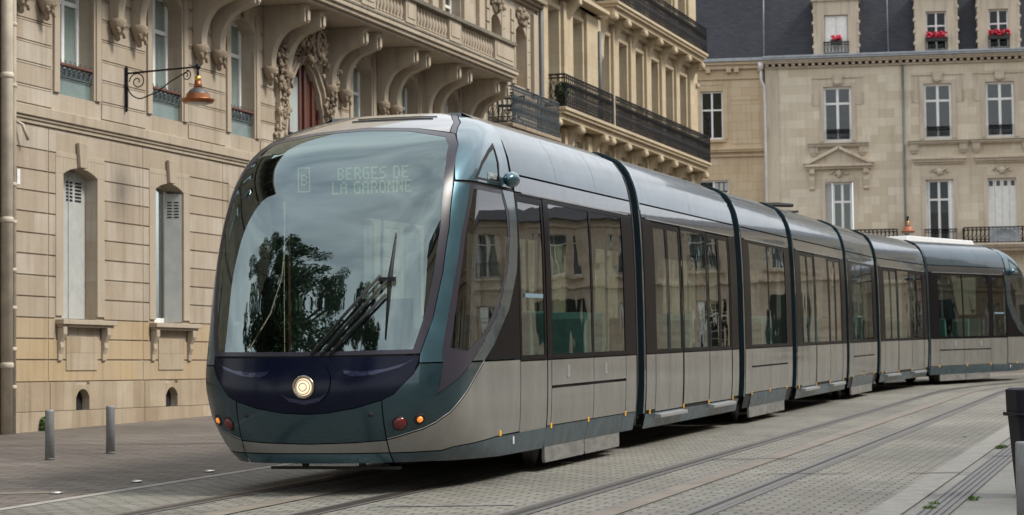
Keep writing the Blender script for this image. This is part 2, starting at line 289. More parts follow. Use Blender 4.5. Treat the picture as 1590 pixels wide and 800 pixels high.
# ------------------------------------------------------------------ track lay-out
HD = radians(17.1)
J1 = Vector((1.5, 24.7)); Jc = J1 - 1.2 * Vector((cos(HD), -sin(HD)))
def track(s):
    """centre line of the tram's track; s = metres from the first joint, away from the camera"""
    s1 = 21.2; Rr = 37.0
    if s <= s1: return Jc + Vector((sin(HD), cos(HD))) * s, HD
    p = Jc + Vector((sin(HD), cos(HD))) * s1; d = s - s1; a = d / Rr
    n = Vector((cos(HD), -sin(HD)))
    if a < radians(75):
        return p + Vector((sin(HD), cos(HD))) * (Rr * sin(a)) + n * (Rr * (1 - cos(a))), HD + a
    am = radians(75); q = p + Vector((sin(HD), cos(HD))) * (Rr * sin(am)) + n * (Rr * (1 - cos(am))); h = HD + am
    return q + Vector((sin(h), cos(h))) * (d - Rr * am), h
def toff(s, off):
    p, h = track(s); q = p + Vector((cos(h), -sin(h))) * off
    return (q.x, q.y)
SS = [-60, -40, -30] + [-25 + .8 * i for i in range(130)]
def strip(name, o0, o1, lift, m, s_list=SS):
    b = MB(); uv = []
    nx = 1 if abs(o1 - o0) < 1 else 6
    for s in s_list:
        for k in range(nx + 1):
            o = o0 + (o1 - o0) * k / nx; x, y = toff(s, o); b.v.append((x, y, gz(y) + lift)); uv.append((o, s))
    for i in range(len(s_list) - 1):
        for k in range(nx): a = i * (nx + 1) + k; b.f.append((a, a + 1, a + nx + 2, a + nx + 1)); b.sm.append(False)
    o = b.build(name, m, uv=uv); tag(o, kind='structure'); return o

# ground
M['setts'] = paving('grey_setts', (.265, .26, .226), (.185, .182, .155), (.21, .183, .152), .20, .125, .010, (.065, .06, .05))
M['settsL'] = paving('brown_setts', (.195, .17, .147), (.14, .12, .102), (.15, .13, .112), .42, .20, .013, (.055, .047, .04))
M['slabs'] = paving('pale_slabs', (.26, .255, .23), (.235, .23, .21), (.2, .19, .172), 1.1, .8, .006, (.13, .12, .105))
g = MB(); uv = []
for y in (-120, 300):
    for x in (-150, 200): g.v.append((x, y, gz(y))); uv.append((x * cos(HD) - y * sin(HD), x * sin(HD) + y * cos(HD)))
g.f.append((0, 1, 3, 2)); g.sm.append(False)
tag(g.build('ground', M['slabs'], uv=uv), kind='structure')
strip('pavement', -40, -2.02, .004, M['settsL'])
strip('track_bed', -1.9, 4.86, .008, M['setts'])
strip('kerb_strip', -2.02, -1.9, .012, M['granL'])
strip('kerb_strip', 4.86, 5.12, .012, M['gran'])
# rails: running head, groove, lip; current strip in the middle of each track
for c in (0, 2.96):
    for sgn in (-1, 1):
        strip('tram_rail', c + sgn * .7175 - .035, c + sgn * .7175 + .035, .016, M['rail'])
        i0, i1 = sorted((c + sgn * .6825, c + sgn * .6375)); strip('tram_rail_groove', i0, i1, .0145, M['groove'])
        i0, i1 = sorted((c + sgn * .6375, c + sgn * .6225)); strip('tram_rail_lip', i0, i1, .016, M['rail'])
        a, b_ = sorted((c + sgn * .7525, c + sgn * .80)); strip('rail_joint_filler', a, b_, .0145, M['drain'])
        a, b_ = sorted((c + sgn * .6225, c + sgn * .57)); strip('rail_joint_filler', a, b_, .0145, M['drain'])
    strip('power_strip', c - .10, c + .10, .016, M['aps'])
    strip('power_strip_edge', c - .13, c - .10, .0145, M['drain'])
for k in range(4):
    strip('drain_channel', 5.24 + k * .055, 5.252 + k * .055, .016, M['groove2'])
strip('drain_frame', 5.22, 5.46, .012, M['drain'])
def flat(name, pts, lift, m):
    b = MB(); b.v = [(x, y, gz(y) + lift) for x, y in pts]; b.f = [tuple(range(len(pts)))]; b.sm = [False]
    return tag(b.build(name, m), kind='structure')
flat('expansion_joint', [(-1.17, 17.02), (.0, 17.02), (.0, 16.95), (-1.17, 16.95)], .02, M['alu'])
for (x0, x1, y) in ((2.1, 3.0, 22.6), (5.0, 5.75, 22.6), (2.3, 3.2, 20.2), (3.7, 4.3, 20.1), (1.6, 4.6, 36.5)):
    flat('paving_joint', [(x0, y), (x1, y), (x1, y + .05), (x0, y + .05)], .018, M['groove'])
flat('gutter_joint', [(-12, 27.1), (-2.9, 27.35), (-2.9, 27.42), (-12, 27.17)], .02, M['groove'])
flat('earth_patch', [(-6.2, 18.75), (-4.0, 18.9), (-4.0, 19.15), (-6.2, 19.0)], .009, M['aps'])
# ------------------------------------------------------------------ the tram
def interp(x, X, Y):
    x = min(max(x, X[0]), X[-1]); i = 0
    while i < len(X) - 2 and x > X[i + 1]: i += 1
    h = X[i + 1] - X[i]; t = (x - X[i]) / h
    m0 = (Y[i + 1] - Y[i]) / h if i == 0 else .5 * ((Y[i + 1] - Y[i]) / h + (Y[i] - Y[i - 1]) / (X[i] - X[i - 1]))
    m1 = (Y[i + 1] - Y[i]) / h if i == len(X) - 2 else .5 * ((Y[i + 1] - Y[i]) / h + (Y[i + 2] - Y[i + 1]) / (X[i + 2] - X[i + 1]))
    return (2*t**3 - 3*t*t + 1) * Y[i] + (t**3 - 2*t*t + t) * h * m0 + (-2*t**3 + 3*t*t) * Y[i + 1] + (t**3 - t*t) * h * m1
NH = [.22, .3, .5, .9, 1.2, 1.6, 2.1, 2.5, 2.75, 2.95, 3.1, 3.2, 3.3, 3.40, 3.48]
NV = [6.85, 6.93, 7.02, 7.08, 7.02, 6.92, 6.77, 6.58, 6.40, 6.18, 5.94, 5.72, 5.44, 5.10, 4.80]
WH = [.22, .35, .6, .9, 1.5, 2.0, 2.5, 2.87, 3.1, 3.22, 3.34, 3.42, 3.48]
WV = [1.13, 1.165, 1.19, 1.2, 1.2, 1.195, 1.18, 1.15, 1.10, 1.045, .95, .82, .66]
TOP = 3.48
Nf = lambda h: interp(h, NH, NV)
Wf = lambda h: interp(h, WH, WV)
Df = lambda h: interp(h, [.2, .35, .6, .95, 1.5, 2.5, TOP], [2.3, 1.75, 1.2, .9, .84, .75, .5])
NP = 2.7
def cabP(X, h):
    s = 1
    if X > 7.7: X = 15.4 - X; s = -1
    w, n, d = Wf(h), Nf(h), Df(h); tcx = n - d
    if X <= 6: return Vector((tcx * X / 6, s * w, h))
    f = max(0, (7.7 - X) / 1.7 * pi / 2)
    return Vector((tcx + d * cos(f) ** (2 / NP), s * w * sin(f) ** (2 / NP), h))
def X_w(w, h):
    s = 1 if w >= 0 else -1
    f = math.asin(min(1, abs(w) / Wf(h)) ** (NP / 2)); X = 7.7 - f / (pi / 2) * 1.7
    return X if s > 0 else 15.4 - X
def X_t(t, h, s=1):
    n, d = Nf(h), Df(h); tcx = n - d
    if t <= tcx: X = 6 * t / tcx
    else:
        f = math.acos(min(1, max(0, (t - tcx) / d)) ** (NP / 2)); X = 7.7 - f / (pi / 2) * 1.7
    return X if s > 0 else 15.4 - X
def toX(p): return (X_w(p[1], p[2]), p[2]) if p[0] == 'w' else (X_t(p[1], p[2], 1 if p[0] == 't' else -1), p[2])
def polyX(pts, step=.05):
    out = []
    for a, b in zip(pts, pts[1:] + pts[:1]):
        if a[0] == b[0]:
            n = max(1, int(hypot(b[1] - a[1], b[2] - a[2]) / step))
            out += [toX((a[0], a[1] + (b[1] - a[1]) * i / n, a[2] + (b[2] - a[2]) * i / n)) for i in range(n)]
        else:
            A, B = toX(a), toX(b); n = max(1, int(hypot(B[0] - A[0], B[1] - A[1]) / step))
            out += [(A[0] + (B[0] - A[0]) * i / n, A[1] + (B[1] - A[1]) * i / n) for i in range(n)]
    o2 = []
    for p in out:
        if not o2 or hypot(p[0] - o2[-1][0], p[1] - o2[-1][1]) > 1e-4: o2.append(p)
    return o2
def mir(pts): return [({'t': 'T', 'T': 't', 'w': 'w'}[p[0]], -p[1] if p[0] == 'w' else p[1], p[2]) for p in pts]
def inside(p, poly):
    x, y = p; c = False; j = len(poly) - 1
    for i in range(len(poly)):
        xi, yi = poly[i]; xj, yj = poly[j]
        if (yi > y) != (yj > y) and x < (xj - xi) * (y - yi) / (yj - yi) + xi: c = not c
        j = i
    return c
def panel(Pf, outer, holes, name, m, parent, off=0, gx=.07, gh=.07):
    """a piece of curved shell: region of the (X,h) sheet bounded by outer, minus holes"""
    V = []; Eg = []
    for lp in [outer] + holes:
        k = len(V); V += [Vector(p) for p in lp]; Eg += [(k + i, k + (i + 1) % len(lp)) for i in range(len(lp))]
    nb = len(V)
    x0, x1 = min(p[0] for p in outer), max(p[0] for p in outer); h0, h1 = min(p[1] for p in outer), max(p[1] for p in outer)
    seg = [(V[a], V[b]) for a, b in Eg]
    nx, nh = max(1, int((x1 - x0) / gx)), max(1, int((h1 - h0) / gh))
    cell = {}
    for v in V: cell.setdefault((int(v.x / gx), int(v.y / gh)), []).append(v)
    for i in range(1, nx):
        for j in range(1, nh):
            p = Vector((x0 + (x1 - x0) * i / nx, h0 + (h1 - h0) * j / nh))
            if not inside(p, outer) or any(inside(p, q) for q in holes): continue
            ci, cj = int(p.x / gx), int(p.y / gh)
            if any((v - p).length < min(gx, gh) * .35 for a in (-1, 0, 1) for b in (-1, 0, 1) for v in cell.get((ci + a, cj + b), [])): continue
            V.append(p)
    r = geometry.delaunay_2d_cdt(V, Eg, [], 0, 1e-6)
    vo, _, fo = r[0], r[1], r[2]
    fs = []
    for f in fo:
        c = ((vo[f[0]].x + vo[f[1]].x + vo[f[2]].x) / 3, (vo[f[0]].y + vo[f[1]].y + vo[f[2]].y) / 3)
        if inside(c, outer) and not any(inside(c, q) for q in holes): fs.append(f)
    used = sorted({i for f in fs for i in f}); idx = {v: i for i, v in enumerate(used)}
    vs = []; ns = []
    e = .004
    for i in used:
        X, h = vo[i].x, vo[i].y
        a = Pf(X + e, h) - Pf(X - e, h); hh = min(max(h, .22 + e), TOP - e); b = Pf(X, hh + e) - Pf(X, hh - e)
        n = a.cross(b)
        if n.length < 1e-12: n = Vector((1, 0, 0))
        n.normalize(); p = Pf(X, h)
        if n.dot(Vector((p.x - 2 if Pf is cabP and p.x > 2 else 0, p.y, .2 * (p.z - 1.5)))) < 0: n = -n
        vs.append(p + n * off); ns.append(n)
    me = bpy.data.meshes.new(name); FF = []
    for f in fs:
        f = [idx[i] for i in f]; nn = (vs[f[1]] - vs[f[0]]).cross(vs[f[2]] - vs[f[0]])
        FF.append(f if nn.dot(ns[f[0]]) > 0 else f[::-1])
    me.from_pydata([tuple(v) for v in vs], [], FF)
    for p in me.polygons: p.use_smooth = True
    me.normals_split_custom_set_from_vertices([tuple(n) for n in ns])
    me.materials.append(m)
    o = bpy.data.objects.new(name, me); COL.objects.link(o); o.parent = parent
    return o
def sideP(s): return lambda x, h: Vector((x, s * Wf(h), h))
def rect(x0, x1, h0, h1, st=.12):
    n = max(1, int((h1 - h0) / st))
    return [(x0, h0), (x1, h0)] + [(x1, h0 + (h1 - h0) * i / n) for i in range(1, n)] + [(x1, h1), (x0, h1)] + [(x0, h1 - (h1 - h0) * i / n) for i in range(1, n)]
def spanel(s, x0, x1, h0, h1, name, m, parent, off=0, holes=()):
    return panel(sideP(s), rect(x0, x1, h0, h1), [rect(*q) for q in holes], name, m, parent, off, 1.2, .12)

def outline(h0, grow=0, step=14):
    hs = [h0 + (TOP - h0) * (i / step) ** .7 for i in range(step + 1)]
    a = [(Wf(h) + grow, h + (grow if h > 3.2 else 0)) for h in hs]
    return a + [(-w, h) for w, h in reversed(a)]
def ring(b, x0, x1, h0, grow_out, grow_in):
    """an arch-shaped hoop round the body"""
    A, B = outline(h0, grow_out), outline(h0, grow_in); n = len(A)
    vs = [(x0, *p) for p in A] + [(x1, *p) for p in A] + [(x0, *p) for p in B] + [(x1, *p) for p in B]; fs = []
    for i in range(n - 1):
        fs += [(i, i + 1, n + i + 1, n + i), (2*n + i, 3*n + i, 3*n + i + 1, 2*n + i + 1), (i, 2*n + i, 2*n + i + 1, i + 1), (n + i, n + i + 1, 3*n + i + 1, 3*n + i)]
    fs += [(0, n, 3*n, 2*n), (n - 1, 3*n - 1, 4*n - 1, 2*n - 1)]
    b.add(vs, fs, False)

tram = empty('tram', (Jc.x, Jc.y, gz(Jc.y)), 0, 'long articulated teal and silver tram rounding the street with its headlight lit', 'tram')
def frame_matrix(p, h, fwd):
    """local x along the tram, z up out of the sloping street"""
    fx = Vector((sin(h), cos(h), SL * cos(h))) * fwd; fx.normalize(); fy = Vector((0, 0, 1)).cross(fx); fy.normalize(); fz = fx.cross(fy)
    m = Matrix(((fx.x, fy.x, fz.x, p[0]), (fx.y, fy.y, fz.y, p[1]), (fx.z, fy.z, fz.z, gz(p[1])), (0, 0, 0, 1)))
    return m
def seat(x, y, parent, ry=0):
    b = MB()
    b.prism([(-.20, .80), (.24, .80), (.27, .86), (.22, .89), (-.12, .87), (-.20, 1.52), (-.25, 1.60), (-.29, 1.58), (-.27, .9)], y - .22, y + .22)
    b.box(-.05, .05, y - .05, y + .05, .38, .81)
    if ry: b.v = [(-a, b2, c) for a, b2, c in b.v]
    b.v = [(a + x, b2, c) for a, b2, c in b.v]
    return b.build('seat', M['seatc'], parent, bevel=.015)
def interior(parent, x0, x1, seats, poles):
    b = MB(); b.box(x0, x1, -1.08, 1.08, .36, .40); b.build('floor', M['gris'], parent)
    b = MB(); b.box(x0, x1, -1.0, 1.0, 2.86, 2.90)
    b.build('ceiling', M['gris'], parent)
    for x, y, r in seats: seat(x, y, parent, r)
    for x, y in poles:
        MB().tube([(x, y, .4), (x, y, 1.1), (x, y, 2.86)], .018, 8).build('grab_pole', M['pole'], parent)
def wheel(parent, x, y):
    b = MB(); s = 1 if y > 0 else -1
    b.lathe([(.05, -.02), (.20, -.02), (.22, .01), (.27, .015), (.29, .03), (.295, .10), (.33, .115), (.33, .135), (.05, .135)][::1], (x, y - s * .135 if s > 0 else y, .325), 24, 'y')
    b.build('wheel', M['steel'], parent)
def bogie_bits(parent, x0, x1):
    xm = (x0 + x1) / 2
    for s in (1, -1):
        for a, c in ((x0, xm - .015), (xm + .015, x1)):
            b = MB(); b.prism([(a + .02, .09), (c - .02, .09), (c, .12), (c, .30), (a, .30), (a, .12)], s * 1.10, s * 1.135); b.build('bogie_cover', M['bogie'], parent, bevel=.006)
        for x in (xm - .85, xm + .85): wheel(parent, x, s * .80)
    b = MB(); b.box(x0 + .2, x1 - .2, -.7, .7, .2, .34); b.build('bogie_frame', M['seam'], parent)
def ymarks(parent, xs, s, h=.455):
    for x in xs:
        b = MB(); w = Wf(h) ; b.box(x - .025, x + .025, s * (w + .001) - .004, s * (w + .001) + .004, h - .026, h + .026); b.build('yellow_mark', M['yellow'], parent)
def roof(parent, x0, x1, h0=2.885, seams=(), name='roof_fairing', top=True):
    xs = [x0] + list(seams) + [x1]
    for s in (1, -1):
        for a, c in zip(xs, xs[1:]): spanel(s, a + .004, c - .004, h0, TOP, name, M['roofp'], parent)
    b = MB(); b.box(x0, x1, -.66, .66, TOP - .03, TOP); b.build('roof_deck', M['zinc'], parent)
def lower_shell(parent, x0, x1, holes):
    """rubber-black body behind the panels, closed underneath; openings for the glass"""
    b = MB(); b.box(x0, x1, -1.06, 1.06, .30, .355); o = b.build('underfloor', M['seam'], parent)
    for s in (1, -1):
        spanel(s, x0, x1, .24, TOP - .01, 'side_frame', M['seam'], parent, -.016, holes)
def gap_frame(parent, x, w=.075):
    b = MB(); ring(b, x - w / 2, x + w / 2 - .03, 2.80, .014, -.10); ring(b, x + w / 2 - .03, x + w / 2, 2.80, .004, -.10); b.build('end_frame', M['ringp'], parent)
    for s in (1, -1):
        b = MB(); n = 14
        for i in range(n):
            h0, h1 = .42 + 2.38 * i / n, .42 + 2.38 * (i + 1) / n; a0, a1 = s * (Wf(h0) + .004), s * (Wf(h1) + .004); c0, c1 = s * (Wf(h0) - .09), s * (Wf(h1) - .09)
            b.add([(x - w / 2, a0, h0), (x + w / 2, a0, h0), (x + w / 2, a1, h1), (x - w / 2, a1, h1), (x - w / 2, c0, h0), (x + w / 2, c0, h0), (x + w / 2, c1, h1), (x - w / 2, c1, h1)], [(0, 1, 2, 3), (4, 7, 6, 5), (1, 5, 6, 2), (0, 3, 7, 4)])
        b.build('end_pillar', M['tealD'], parent)
def bellows(parent, x0, x1):
    n = 9; b = MB()
    for i in range(n):
        a = x0 + (x1 - x0) * i / n; c = x0 + (x1 - x0) * (i + 1) / n
        ring(b, a, (a + c) / 2, .32, -.075, -.17); ring(b, (a + c) / 2, c, .32, -.11, -.17)
    b.box(x0, x1, -1, 1, .34, .38); b.build('gangway_bellows', M['bellows'], parent)
def glazed(parent, s, x0, x1, panes, h0=1.115, h1=2.70, g0=1.16, g1=2.655):
    spanel(s, x0, x1, h0, h1, 'window_surround', M['band'], parent, 0, [(a, c, g0, g1) for a, c in panes])
    for a, c in panes: spanel(s, a - .01, c + .01, g0 - .01, g1 + .01, 'window', M['tglass'], parent, -.006)
def band_top(parent, s, x0, x1):
    spanel(s, x0, x1, 2.715, 2.865, 'cornice_band', M['band2'], parent)
    b = MB(); w = Wf(2.705) + .004; b.box(x0 + .2, x1 - .2, s * w - .006, s * w + .006, 2.70, 2.713); b.build('window_gutter', M['alu'], parent)
M['band2'] = paint('dark_cornice_paint', (.045, .050, .055), .4, .22)
def door_leaf(parent, s, a, c, step=True):
    spanel(s, a, c, .42, 1.10, 'door_panel', M['silver'], parent, -.004)
    spanel(s, a, c, 1.115, 2.68, 'door_frame', M['band'], parent, -.004, [(a + .06, c - .06, 1.16, 2.62)])
    spanel(s, a + .05, c - .05, 1.15, 2.63, 'door_window', M['tglass'], parent, -.010)
def step(parent, s, a, c):
    b = MB(); b.prism([(1.12 * s, .335), (1.245 * s, .345), (1.245 * s, .385), (1.12 * s, .40)], a, c, 'x'); b.build('door_step', M['alu'], parent, bevel=.004)

def suspended(L):
    """door carriage hanging between two bogie carriages; x from -L/2 (far) to L/2 (near)"""
    h = L / 2
    root = MB(); ring(root, -h, -h + .05, .3, -.002, -.10); root = root.build('door_carriage', M['seam'], None)
    D = [(-h + .50, -h + 1.98), (h - 1.98, h - .50)]
    mid = (D[0][1] + .06, D[1][0] - .06); mm = 0
    holes = [(a + .03, c - .03, 1.14, 2.64) for a, c in D] + [(mid[0] + .04, mid[1] - .04, 1.14, 2.64)]
    lower_shell(root, -h, h, holes)
    for s in (1, -1):
        spanel(s, -h, -h + .46, .45, 1.10, 'side_panel', M['silver'], root); spanel(s, h - .46, h, .45, 1.10, 'side_panel', M['silver'], root)
        spanel(s, -h, -h + .48, 1.115, 2.70, 'window_surround', M['band'], root); spanel(s, h - .48, h, 1.115, 2.70, 'window_surround', M['band'], root)
        for a, c in D:
            m = (a + c) / 2; door_leaf(root, s, a, m - .006); door_leaf(root, s, m + .006, c); step(root, s, a, c)
        spanel(s, mid[0], mid[1], .45, 1.10, 'side_panel', M['silver'], root)
        glazed(root, s, mid[0], mid[1], [(mid[0] + .06, mid[1] - .06)])
        spanel(s, -h, h, .235, .405, 'skirt_panel', M['skirt'], root)
        band_top(root, s, -h, h); ymarks(root, (-h + .4, D[0][1] + .06, D[1][0] - .06, h - .2), s, .43)
    roof(root, -h, h, seams=(0,))
    interior(root, -h, h, [(-.35, -.75, 0), (.5, -.75, 1), (-.35, .78, 0), (.5, .78, 1)], [(-h + 1.2, .75), (h - 1.2, .75), (-h + 1.2, -.6), (h - 1.2, -.6), (0, 0)])
    gap_frame(root, h + .10)
    bellows(root, h + .16, h + .52)
    return root
def bogied(L):
    h = L / 2
    root = MB(); ring(root, -h, -h + .05, .3, -.002, -.10); root = root.build('bogie_carriage', M['seam'], None)
    pn = [(-h + .5, -.03), (.03, h - .5)]
    lower_shell(root, -h, h, [(a + .02, c - .02, 1.14, 2.64) for a, c in pn])
    for s in (1, -1):
        for a, c in ((-h, -h + .46), (h - .46, h)): spanel(s, a, c, .45, 1.10, 'side_panel', M['silver'], root)
        for a, c in ((-h + .47, -.005), (.005, h - .47)):
            spanel(s, a, c, .85, 1.10, 'hatch', M['silver'], root); spanel(s, a, c, .46, .825, 'side_panel', M['silver'], root)
            b = MB(); w = Wf(.98); b.box((a + c) / 2 - .035, (a + c) / 2 + .035, s * w - .006, s * w + .006, .93, 1.03); b.build('hatch_latch', M['alu'], root)
            spanel(s, a, c, .25, .45, 'skirt_panel', M['skirt'], root)
        glazed(root, s, -h, h, pn); band_top(root, s, -h, h); ymarks(root, (-h + .5, 0, h - .5), s)
    roof(root, -h, h, seams=(-.2,))
    interior(root, -h, h, [(-1.2, -.75, 0), (-.4, -.75, 0), (.5, -.75, 1), (1.2, -.75, 1), (-1.2, .75, 0), (-.4, .75, 0), (.5, .75, 1), (1.2, .75, 1)], [(-1.6, .4), (1.6, .4)])
    bogie_bits(root, -h + .5, h - .5)
    gap_frame(root, h + .10); bellows(root, h + .16, h + .52)
    return root

def dot_text(b, text, x, y0, z, pitch, d, xdir=-1):
    G = {'B': "1110 1001 1001 1110 1001 1001 1110", 'E': "1111 1000 1000 1110 1000 1000 1111", 'R': "1110 1001 1001 1110 1010 1001 1001", 'G': "0111 1000 1000 1011 1001 1001 0111",
         'S': "0111 1000 1000 0110 0001 0001 1110", 'D': "1110 1001 1001 1001 1001 1001 1110", 'L': "1000 1000 1000 1000 1000 1000 1111", 'A': "0110 1001 1001 1111 1001 1001 1001",
         'O': "0110 1001 1001 1001 1001 1001 0110", 'N': "1001 1101 1101 1011 1011 1001 1001", '2': "1110 0001 0001 0110 1000 1000 1111", '8': "0110 1001 1001 0110 1001 1001 0110", '4': "1001 1001 1001 1111 0001 0001 0001",
         '(': "0100 1000 1000 1000 1000 1000 0100", ')': "0100 0010 0010 0010 0010 0010 0100", ' ': "0000 0000 0000 0000 0000 0000 0000"}
    y = y0
    for ch in text:
        for r, row in enumerate(G[ch].split()):
            for c, q in enumerate(row):
                if q == '1':
                    yy = y + xdir * c * pitch; zz = z - r * pitch; e = pitch * .42
                    b.box(x - d, x + d, yy - e, yy + e, zz - e, zz + e)
        y += xdir * pitch * (5 if ch != ' ' else 3)

def cab():
    root = MB(); ring(root, .02, .08, .3, -.002, -.10); root = root.build('cab_carriage', M['seam'], None)
    WS = [('w', .95, 1.21), ('w', 1.02, 1.5), ('w', 1.065, 1.9), ('w', 1.075, 2.3), ('w', 1.055, 2.65), ('w', 1.02, 2.9), ('w', .97, 3.08), ('w', .88, 3.19), ('w', .5, 3.26), ('w', 0, 3.29)]
    GL = [('w', .90, 1.245), ('w', .965, 1.52), ('w', 1.01, 1.9), ('w', 1.02, 2.3), ('w', .995, 2.65), ('w', .96, 2.88), ('w', .905, 3.07), ('w', .83, 3.155), ('w', .45, 3.23), ('w', 0, 3.255)]
    full = lambda P_: P_ + [('w', -a, h) for _, a, h in reversed(P_[:-1])] + [('w', 0, P_[0][2] - .01)]
    ws, gl = polyX(full(WS)), polyX(full(GL))
    panel(cabP, ws, [gl], 'windscreen_surround', M['stripe'], root, .004)
    panel(cabP, gl, [], 'windscreen', M['wsglass'], root, .002, .06, .06)
    CL = [('t', 5.96, 2.70), ('t', 6.24, 2.25), ('t', 6.45, 1.76), ('t', 6.65, 1.23), ('t', 6.66, 1.12), ('t', 6.72, .86)]
    CR = [('t', 6.60, .93), ('t', 6.28, 1.08), ('t', 6.17, 1.125), ('t', 5.8, 1.30), ('t', 5.33, 1.59), ('t', 5.04, 1.96), ('t', 4.94, 2.25), ('t', 4.93, 2.48), ('t', 5.08, 2.70)]
    OR = [('t', 5.81, 1.125), ('t', 5.52, 1.27), ('t', 5.03, 1.6), ('t', 4.75, 1.97), ('t', 4.70, 2.2), ('t', 4.70, 2.48), ('t', 4.74, 2.70)]
    Q = [('t', 5.09, 3.14), ('t', 5.32, 3.06), ('t', 5.6, 2.93), ('t', 5.86, 2.755), ('t', 5.14, 2.755), ('t', 5.07, 2.95)]
    MK = [('w', .955, 1.19), ('w', .91, 1.04), ('w', .76, .87), ('w', .67, .825), ('w', .45, .76), ('w', .2, .72), ('w', 0, .71)]
    fullb = lambda P_: P_ + [('w', -a, h) for _, a, h in reversed(P_[:-1])]
    for s, f in ((1, lambda x: x), (-1, mir)):
        pl = lambda pts: polyX(f(pts))
        q = pl(Q)
        # upper pillar and crown, one panel, with the quarter light cut out
        up = [('w', 1.062, 2.735), ('w', 1.02, 2.9), ('w', .975, 3.08), ('w', .893, 3.195), ('w', .80, 3.34), ('w', .60, TOP), ('t', 4.45, TOP), ('t', 4.70, 3.3), ('t', 4.78, 3.1), ('t', 4.80, 2.735)]
        panel(cabP, pl(up), [q], 'crown_panel', M['teal'], root)
        qi = pl([('t', 5.11, 3.09), ('t', 5.32, 3.02), ('t', 5.58, 2.90), ('t', 5.78, 2.775), ('t', 5.16, 2.775), ('t', 5.11, 2.95)])
        panel(cabP, q, [qi], 'quarter_light_seal', M['seam'], root, .002); panel(cabP, qi, [], 'quarter_light', M['wsglass'], root, -.003); panel(cabP, pl([('t', 5.13, 3.07), ('t', 5.32, 3.0), ('t', 5.56, 2.88), ('t', 5.74, 2.79), ('t', 5.18, 2.79), ('t', 5.13, 2.95)]), [], 'light_liner', M['gris'], root, -.03)
        panel(cabP, pl([('w', .953, 1.135), ('w', .957, 1.21), ('w', 1.027, 1.5), ('w', 1.072, 1.9), ('w', 1.082, 2.3), ('w', 1.064, 2.65), ('w', 1.06, 2.715)] + [('t', t, h) for _, t, h in CL[:4]] + [('t', 6.655, 1.135)]), [], 'windscreen_pillar', M['teal'], root)
        cg = pl(CL + CR); ci = pl([('t', 5.92, 2.66), ('t', 6.18, 2.25), ('t', 6.38, 1.76), ('t', 6.56, 1.25), ('t', 6.28, 1.22), ('t', 5.83, 1.36), ('t', 5.38, 1.64), ('t', 5.10, 1.98), ('t', 4.99, 2.27), ('t', 4.99, 2.47), ('t', 5.1, 2.66)])
        panel(cabP, cg, [ci], 'cab_window_surround', M['stripe'], root, .001)
        panel(cabP, ci, [], 'cab_window', M['cabglass'], root, -.002)
        panel(cabP, pl([('t', 5.80, 1.135)] + OR[1:] + CR[::-1][:-2][:6] + [('t', 6.15, 1.135)]), [], 'arch_strip', M['ringp'], root, .004)
        panel(cabP, pl([('t', 4.70, 1.135), ('t', 5.77, 1.135), ('t', 5.50, 1.27), ('t', 5.01, 1.6), ('t', 4.74, 1.95), ('t', 4.70, 2.1)]), [], 'window_surround', M['band'], root)
        ar = [('t', 5.83, 1.118), ('t', 6.1, .98), ('t', 6.28, .88), ('w', 1.12, .70), ('w', 1.03, .62), ('w', .94, .57), ('w', .74, .505), ('w', .675, .49)]
        panel(cabP, pl([('w', .955, 1.122), ('t', 6.655, 1.122), ('t', 6.722, .85), ('t', 6.61, .92), ('t', 6.28, 1.072), ('t', 6.18, 1.118)] + ar + [('w', .675, .82), ('w', .765, .865), ('w', .915, 1.035)]), [], 'fender', M['tealF'], root)
        # thin bright bead along the sweep
        bp_ = f([('t', 4.72, 2.2), ('t', 4.77, 1.95), ('t', 5.05, 1.6), ('t', 5.54, 1.27)] + ar)
        bp_ = polyX(bp_ + bp_[-2:0:-1]); bead = [cabP(*p) for p in bp_[:len(bp_) // 2 + 1]]
        MB().tube(bead, .0035, 5).build('trim_bead', M['silver'], root)
        panel(cabP, pl([('t', 4.70, 1.118), ('t', 5.81, 1.118)] + [(a, b_ - (.012 if a == 't' else 0), h - .012) for a, b_, h in ar] + [('w', .675, .37), ('w', 1.0, .37), ('t', 6.3, .395), ('t', 5.4, .44), ('t', 4.70, .45)]), [], 'side_panel', M['silver'], root)
        panel(cabP, pl([('w', .675, .36), ('w', 1.0, .36), ('t', 6.3, .385), ('t', 5.4, .43), ('t', 3.78, .44), ('t', 3.78, .24), ('t', 5.2, .245), ('t', 6.2, .265), ('w', .9, .275), ('w', .675, .28)]), [], 'skirt_panel', M['skirt'], root)
        # straight flank: passenger door, two windows, hatches
        door_leaf(root, s, 3.78, 4.67); 
        for a, c in ((.62, 2.0), (2.02, 3.62)):
            spanel(s, a, c, .85, 1.10, 'hatch', M['silver'], root); spanel(s, a, c, .46, .82, 'side_panel', M['silver'], root)
            b = MB(); w = Wf(.98); b.box((a + c) / 2 + .16, (a + c) / 2 + .25, s * w - .006, s * w + .006, .92, 1.04); b.build('hatch_latch', M['alu'], root)
        for a, c in ((.12, .60), (3.64, 3.76)): spanel(s, a, c, .46, 1.10, 'side_panel', M['silver'], root)
        for a, c in ((.12, .70), (.71, 2.2), (2.21, 3.76)): spanel(s, a, c, .25, .45, 'skirt_panel', M['skirt'], root)
        glazed(root, s, .12, 3.76, [(.62, 1.98), (2.05, 3.58)]); band_top(root, s, .12, 4.68)
        spanel(s, 3.78, 4.68, 2.685, 2.70, 'window_surround', M['band'], root)
        ymarks(root, (.6, 2.2, 3.62), s); ymarks(root, (5.3,), s, .46)
        b = MB(); w = Wf(.4) ; b.box(4.86, 4.89, s * w - .003, s * w + .006, .34, .41); b.build('white_mark', M['whitem'], root)
